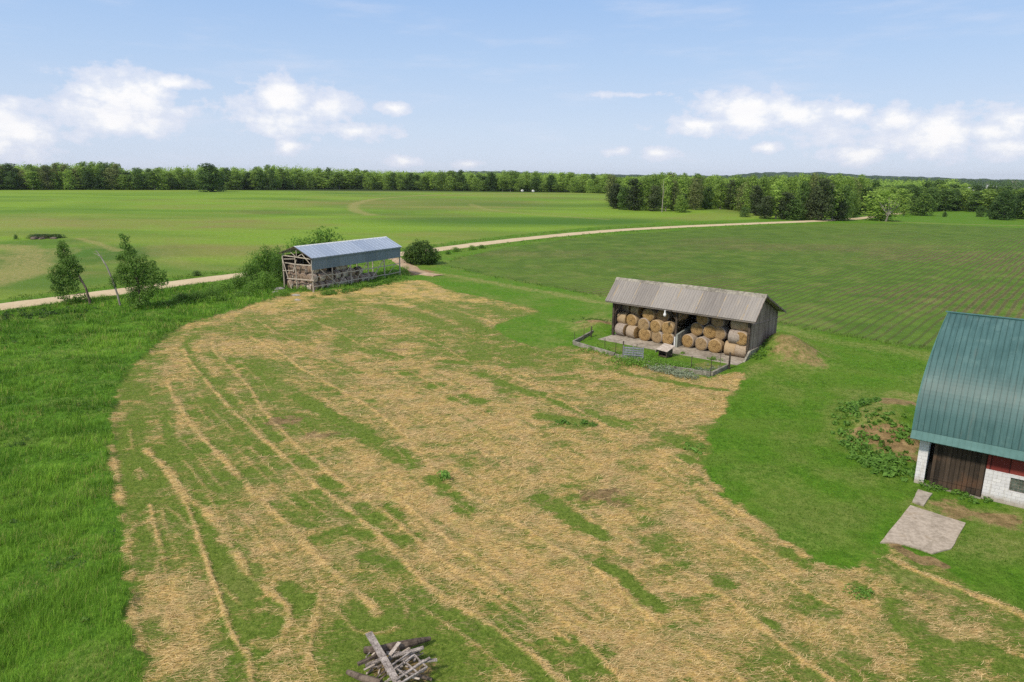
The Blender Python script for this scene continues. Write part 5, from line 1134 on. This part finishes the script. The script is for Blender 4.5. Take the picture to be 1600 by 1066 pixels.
# white bales / wrapped hay at the crest of the left field
for i,(px,py) in enumerate([(816,300),(833,300.5)]):
    p=at(px,py);o=MB();V,E_,Sd=bale_mesh(.95,1.6,3);o.add(V,E_+Sd);q=o.build('wrapped_bale',M['whitewall'],loc=(p[0],p[1],p[2]+.9),smooth=True);q.rotation_euler=(0,0,.4);tag(q,'small white wrapped bale at the crest of the far left field, '+('left one' if i==0 else 'right one'),'bale')
# far farmsteads beyond the trees
def house(px,py,dist,wpx,hpx,label,roof='greyroof',n='farmhouse',wallm='whitewall'):
    d=ray(px,py);t_=dist/d[1];x,y,z=d[0]*t_,dist,H+d[2]*t_;w_=wpx*dist/F;h=hpx*dist/F
    e=empty(n,label,'building',(x,y,z-.5),.25)
    MB().bb(-w_/2,w_/2,0,w_*.45,-8,h*.65).build('wall',M[wallm],e)
    m=MB();y0,y1=-.6,w_*.45+.6;ym=(y0+y1)/2;m.add([(-w_/2-.5,y0,h*.62),(w_/2+.5,y0,h*.62),(w_/2+.5,ym,h),(-w_/2-.5,ym,h),(w_/2+.5,y1,h*.62),(-w_/2-.5,y1,h*.62)],[(0,1,2,3),(3,2,4,5),(0,3,5),(1,4,2),(0,5,4,1)]);m.build('roof',M[roof],e)
    m=MB()
    for k in range(3): m.bb(-w_*.36+k*w_*.3,-w_*.26+k*w_*.3,-.06,.02,h*.2,h*.42)
    m.build('window',M['black'],e)
house(1517,297,1150,9,4.5,'long white farm building among trees near the right horizon','whitewall','farm_building')
house(1526,296.5,1180,6,3.5,'smaller white farm building right of the long one near the horizon','whitewall','farm_building')
house(1545,290,1500,5,3,'white house above the dark trees near the right horizon')
house(1556,290.5,1520,5,2.6,'grey-roofed house just right of the white house near the horizon')
house(1594,286.5,1700,5,3,'white house at the far right edge of the horizon')
for px,lab in ((1582,'left'),(1587,'right')):
    d=ray(px,290);t_=1600/d[1];o=MB().tube([(0,0,-10),(0,0,9),(0,0,11)],[3.2,3.2,.5],14).build('silo',M['oldconcrete'],loc=(d[0]*t_,1600,H+d[2]*t_));tag(o,f'pale grey silo near the right horizon, {lab} one of the pair','silo')
# ================================================================== grass, straw and weeds as real blades
def blades(name,x,y,h,wd,lean,col,mat,nb,az=None,z0=None,curve=.35):
    """nb curved blades at each point"""
    n=len(x);x=np.repeat(x,nb);y=np.repeat(y,nb);h=np.repeat(h,nb)*RNG.uniform(.55,1.15,n*nb);wd=np.repeat(wd,nb);col=np.repeat(col,nb,0)*RNG.uniform(.7,1.3,(n*nb,1))
    z=zg(x,y) if z0 is None else np.repeat(z0,nb)
    a=RNG.uniform(0,2*PI,n*nb);r=np.repeat(lean,nb)*RNG.uniform(.2,1.2,n*nb)
    x=x+RNG.normal(0,1,n*nb)*wd*2.5;y=y+RNG.normal(0,1,n*nb)*wd*2.5
    dx,dy=np.cos(a),np.sin(a)
    if az is not None: dx=dx*.6+math.cos(az)*.7;dy=dy*.6+math.sin(az)*.7
    px_,py_=-dy*wd*.5,dx*wd*.5
    B=np.column_stack([x,y,z-.03]);Mi=np.column_stack([x+dx*r*h*.35,y+dy*r*h*.35,z+h*.6]);T=np.column_stack([x+dx*r*h,y+dy*r*h,z+h])
    W_=np.column_stack([px_,py_,np.zeros(len(x))])
    V=np.stack([B-W_,B+W_,Mi+W_*.8,Mi-W_*.8,T],1).reshape(-1,3);k=np.arange(len(x))*5
    Fq=np.stack([k,k+1,k+2,k+3],1);Ft=np.stack([k+3,k+2,k+4,k+4],1)
    # quads plus a tip written as triangle list
    T1=np.stack([k,k+1,k+2],1);T2=np.stack([k,k+2,k+3],1);T3=np.stack([k+3,k+2,k+4],1);Fc=np.vstack([T1,T2,T3])
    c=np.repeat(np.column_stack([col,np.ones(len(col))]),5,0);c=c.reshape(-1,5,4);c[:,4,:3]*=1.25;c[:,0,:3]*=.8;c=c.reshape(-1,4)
    o=npmesh(name,V,Fc,mat,{'c':c});tag(o,kind='stuff');return o
def scatter(n,y0,y1,xl,xr,power=1.):
    """more points close to the farmyard edge, thinning with distance"""
    u_=RNG.random(n);y=y0*(y1/y0)**u_;x=xl(y)+(xr(y)-xl(y))*RNG.random(n);return x,y
wfov=lambda y:.80*y+6
# tall grass on the left
x,y=scatter(210000,17,135,lambda y:-wfov(y),lambda y:-.0*y+2)
a=lookup(mA,x,y);k=(a[:,1]>RNG.uniform(.25,.7,len(x)))&(dline(x,y,ROADP,12)>3.5);x=x[k];y=y[k]
g=fbm(x,y,1.6,3,81);g2=fbm(x,y,7.,3,82);sc=np.clip(y/30,.8,4.5)
h=(.15+.42*S(.3,.7,g))*(1+.3*(y>70));c1=np.array([.068,.185,.013]);c2=np.array([.25,.46,.045]);c3=np.array([.36,.36,.11])
f=np.clip(.05+.55*S(.38,.62,g2)+.45*S(.35,.65,fbm(x,y,1.8,3,89))+RNG.normal(0,.25,len(x)),0,1)[:,None];col=c1*(1-f)+c2*f;q=(RNG.random(len(x))<.05+.25*S(.58,.75,fbm(x,y,3.,3,88)))[:,None];col=np.where(q,c3*1.1,col)
blades('tall_grass',x,y,h,.011*sc,np.full(len(x),.7),col,M['vcol'],3)
# rough verge grass across the road and field edges
x,y=scatter(60000,55,260,lambda y:-.75*y,lambda y:.85*y)
dr_=dline(x,y,ROADP,14.);dc=dline(x,y,np.vstack([CROP,CROP[:1]]),4.);k=((dr_>2.7)&(dr_<8.5)&(RNG.random(len(x))<.9))|((dc<1.1)&(dr_>4)&(y<160));k&=(near_flat(x,y,SA,SU,SV,0,21,0,6.5)>.3);x=x[k];y=y[k]
blades('verge_grass',x,y,RNG.uniform(.12,.38,len(x)),.0007*y,np.full(len(x),.6),np.array([.11,.20,.025])*RNG.uniform(.7,1.3,(len(x),1)),M['vcol'],3)
# regrowth tufts in the hay field
x,y=scatter(110000,17,85,lambda y:-.55*y-4,wfov)
cc=lookup(mC,x,y)[:,1];k=cc>RNG.uniform(.35,1.,len(x));x=x[k];y=y[k]
f=RNG.random(len(x))[:,None];col=np.array([.07,.14,.015])*(1-f)+np.array([.20,.30,.04])*f
blades('hay_field_grass',x,y,RNG.uniform(.05,.15,len(x)),.009*np.clip(y/30,.8,3),np.full(len(x),.9),col,M['vcol'],3)
# lawn
x,y=scatter(90000,22,80,lambda y:.2*y,wfov)
a=lookup(mA,x,y);b=lookup(mB,x,y);cc=lookup(mC,x,y);k=(a[:,0]<.1)&(a[:,2]<.3)&(b[:,0]<.2)&(cc[:,1]<.15)&(near_flat(x,y,BA,BU,BV,0,16,0,11)>.3)&(near_flat(x,y,HA,HU,HV,-.2,16.5,-2.9,7.5)>.3)&~inside(x,y,np.array(PAD)[:,:2]);x=x[k];y=y[k]
f=S(.3,.7,fbm(x,y,2.5,3,83))[:,None];col=np.array([.075,.165,.012])*(1-f)+np.array([.18,.29,.03])*f
blades('lawn_grass',x,y,RNG.uniform(.05,.12,len(x)),.009*np.clip(y/30,.8,3),np.full(len(x),.7),col,M['vcol'],3)
# loose cut straw
x,y=scatter(300000,16.5,95,lambda y:-.62*y-4,wfov)
a=lookup(mA,x,y)[:,0];r=lookup(mC,x,y)[:,0];k=(a>RNG.uniform(.3,.9,len(x)))|(r>RNG.uniform(.1,.6,len(x)));x=x[k];y=y[k];r=r[k];n=len(x)
comb=fbm(x,y,4,2,85);ang=np.where(comb>.52,math.radians(32),math.radians(8))+RNG.normal(0,.38,n);q=RNG.random(n)<.25;ang=np.where(q,RNG.uniform(0,PI,n),ang)
l=RNG.uniform(.12,.45,n)*np.clip(y/32,.9,2.);wd=.006*np.clip(y/28,.9,3.5)*RNG.uniform(.6,1.4,n);z=zg(x,y)+RNG.uniform(.005,.05,n)+.03*r
ti=RNG.normal(0,.10,n);dx,dy=np.cos(ang)*l/2,np.sin(ang)*l/2;nx,ny=-np.sin(ang)*wd,np.cos(ang)*wd;bow=RNG.normal(0,.12,n)*l
P0=np.column_stack([x-dx,y-dy,z-ti*l/2]);P1=np.column_stack([x+nx*0-np.sin(ang)*bow,y+np.cos(ang)*bow,z+.02]);P2=np.column_stack([x+dx,y+dy,z+ti*l/2]);Wn=np.column_stack([nx,ny,np.zeros(n)])
V=np.stack([P0-Wn,P0+Wn,P1-Wn,P1+Wn,P2-Wn,P2+Wn],1).reshape(-1,3);k=np.arange(n)*6;Fc=np.vstack([np.stack([k,k+2,k+3,k+1],1),np.stack([k+2,k+4,k+5,k+3],1)])
f=RNG.random((n,1));col=np.array([.36,.23,.08])*(1-f)+np.array([.86,.66,.34])*f;q=(RNG.random(n)<.12)[:,None];col=np.where(q,np.array([.20,.22,.06]),col)
c=np.repeat(np.column_stack([col,np.ones(n)]),6,0)
tag(npmesh('loose_straw',V,Fc,M['strawv'],{'c':c}),kind='stuff')
# broad-leaved weeds
def weeds(name,pts,n,size,leaf,hmax,seed,spread):
    rg=np.random.default_rng(seed);Vs=[];Fs=[];n0=0;P=smooth_line(GP(pts),8) if len(pts)>1 else GP(pts)
    for i in range(n):
        c=P[rg.integers(len(P))]+rg.normal(0,spread,2);z=float(zg(c[0],c[1]));h=hmax*rg.uniform(.4,1)
        V,Fc=crown_np([(0,0,h*.45,h*.8,h*.8,h*.5)],26,size*rg.uniform(.7,1.2),seed*99+i,fill=.3);V=V+[c[0],c[1],z];Vs.append(V);Fs.append(Fc+n0);n0+=len(V)
    o=npmesh(name,np.vstack(Vs),np.vstack(Fs),M[leaf]);tag(o,kind='stuff')
weeds('burdock_weeds',[(1345,634),(1330,650),(1328,672),(1335,695),(1352,712),(1375,728),(1395,742),(1422,738)],125,.15,'leafW',.42,1,.6)
weeds('burdock_weeds',[(1350,660),(1375,680),(1400,715),(1420,730)],45,.12,'leafB',.3,31,1.)
weeds('burdock_weeds',[(1370,634),(1350,640),(1335,655)],30,.14,'leafW',.4,2,.35);weeds('burdock_weeds',[(1380,672),(1400,690),(1415,686)],26,.14,'leafW',.35,3,.35);weeds('burdock_weeds',[(1385,722),(1410,716)],22,.14,'leafW',.35,4,.35)
weeds('yard_weeds',[(975,572),(990,568),(1010,570),(1030,575),(1050,575),(1068,578)],170,.10,'leafB',.8,5,.8)
weeds('yard_weeds',[(920,545),(945,552),(1000,560)],90,.09,'leafB',.45,6,.9)
weeds('silvery_weeds',[(1018,578),(1035,582),(1052,585),(1068,588),(1085,592)],80,.09,'leafY',.7,7,.35)
weeds('yard_weeds',[(1060,575),(1090,582),(1120,575)],70,.08,'leafY',.3,25,.7)
weeds('apron_weeds',[(1066,553),(1068,554)],5,.08,'leafB',.4,8,.15);weeds('apron_weeds',[(1100,560),(1112,562),(1122,565)],12,.08,'leafB',.4,9,.2)
weeds('shed_corner_weeds',[(1178,565),(1188,560),(1200,552)],26,.10,'leafB',.5,10,.5);weeds('shed_base_weeds',[(500,462),(530,458),(560,452),(590,446),(615,440)],110,.13,'leafB',.7,11,.6)
weeds('barn_base_weeds',[(1440,752),(1470,765),(1500,775),(1535,785)],36,.09,'leafW',.32,12,.25);weeds('shed_base_weeds',[(470,448),(480,455)],24,.14,'leafB',.9,13,.6)
weeds('hay_field_weeds',[(875,660),(884,664),(930,668)],14,.10,'leafW',.35,14,.3);weeds('hay_field_weeds',[(1082,702),(1086,706)],7,.10,'leafW',.35,15,.3);weeds('hay_field_weeds',[(690,745),(694,748)],10,.10,'leafW',.45,16,.2);weeds('hay_field_weeds',[(1342,924),(1350,930)],8,.08,'leafW',.3,17,.2)
for k_,(a_,b_,lf_) in enumerate([(40,620,'leafD'),(100,600,'leafD'),(150,590,'leafB'),(60,560,'leafD'),(130,540,'leafB'),(30,700,'leafD'),(110,720,'leafB'),(70,800,'leafD'),(150,640,'leafD'),(20,540,'leafD'),(180,520,'leafB'),(240,500,'leafB'),(90,880,'leafD'),(40,960,'leafB'),(140,690,'leafD')]):
    weeds('meadow_weeds',[(a_-15,b_),(a_+12,b_+4)],9,.07,lf_,.42,40+k_,.9)
weeds('bank_weeds',[(905,505),(925,500),(945,505)],20,.09,'leafB',.35,18,.8);weeds('road_verge_weeds',[(250,478),(300,478),(350,470),(395,465)],90,.16,'leafB',.8,19,1.2)
weeds('road_verge_weeds',[(0,500),(60,495),(120,490)],70,.15,'leafD',.6,20,1.6)
# ================================================================== thin summer haze
def haze():
    m=bpy.data.materials.new('haze');m.use_nodes=True;t_=m.node_tree;t_.nodes.clear();o=t_.nodes.new('ShaderNodeOutputMaterial');v=t_.nodes.new('ShaderNodeVolumePrincipled')
    v.inputs['Color'].default_value=(.80,.88,1,1);v.inputs['Density'].default_value=HAZE;v.inputs['Anisotropy'].default_value=.2;t_.links.new(v.outputs[0],o.inputs['Volume'])
    b=MB().bb(-7000,7000,-400,9000,-9,90).build('haze',m);tag(b,kind='stuff')
HAZE=.00004
if HAZE: haze()
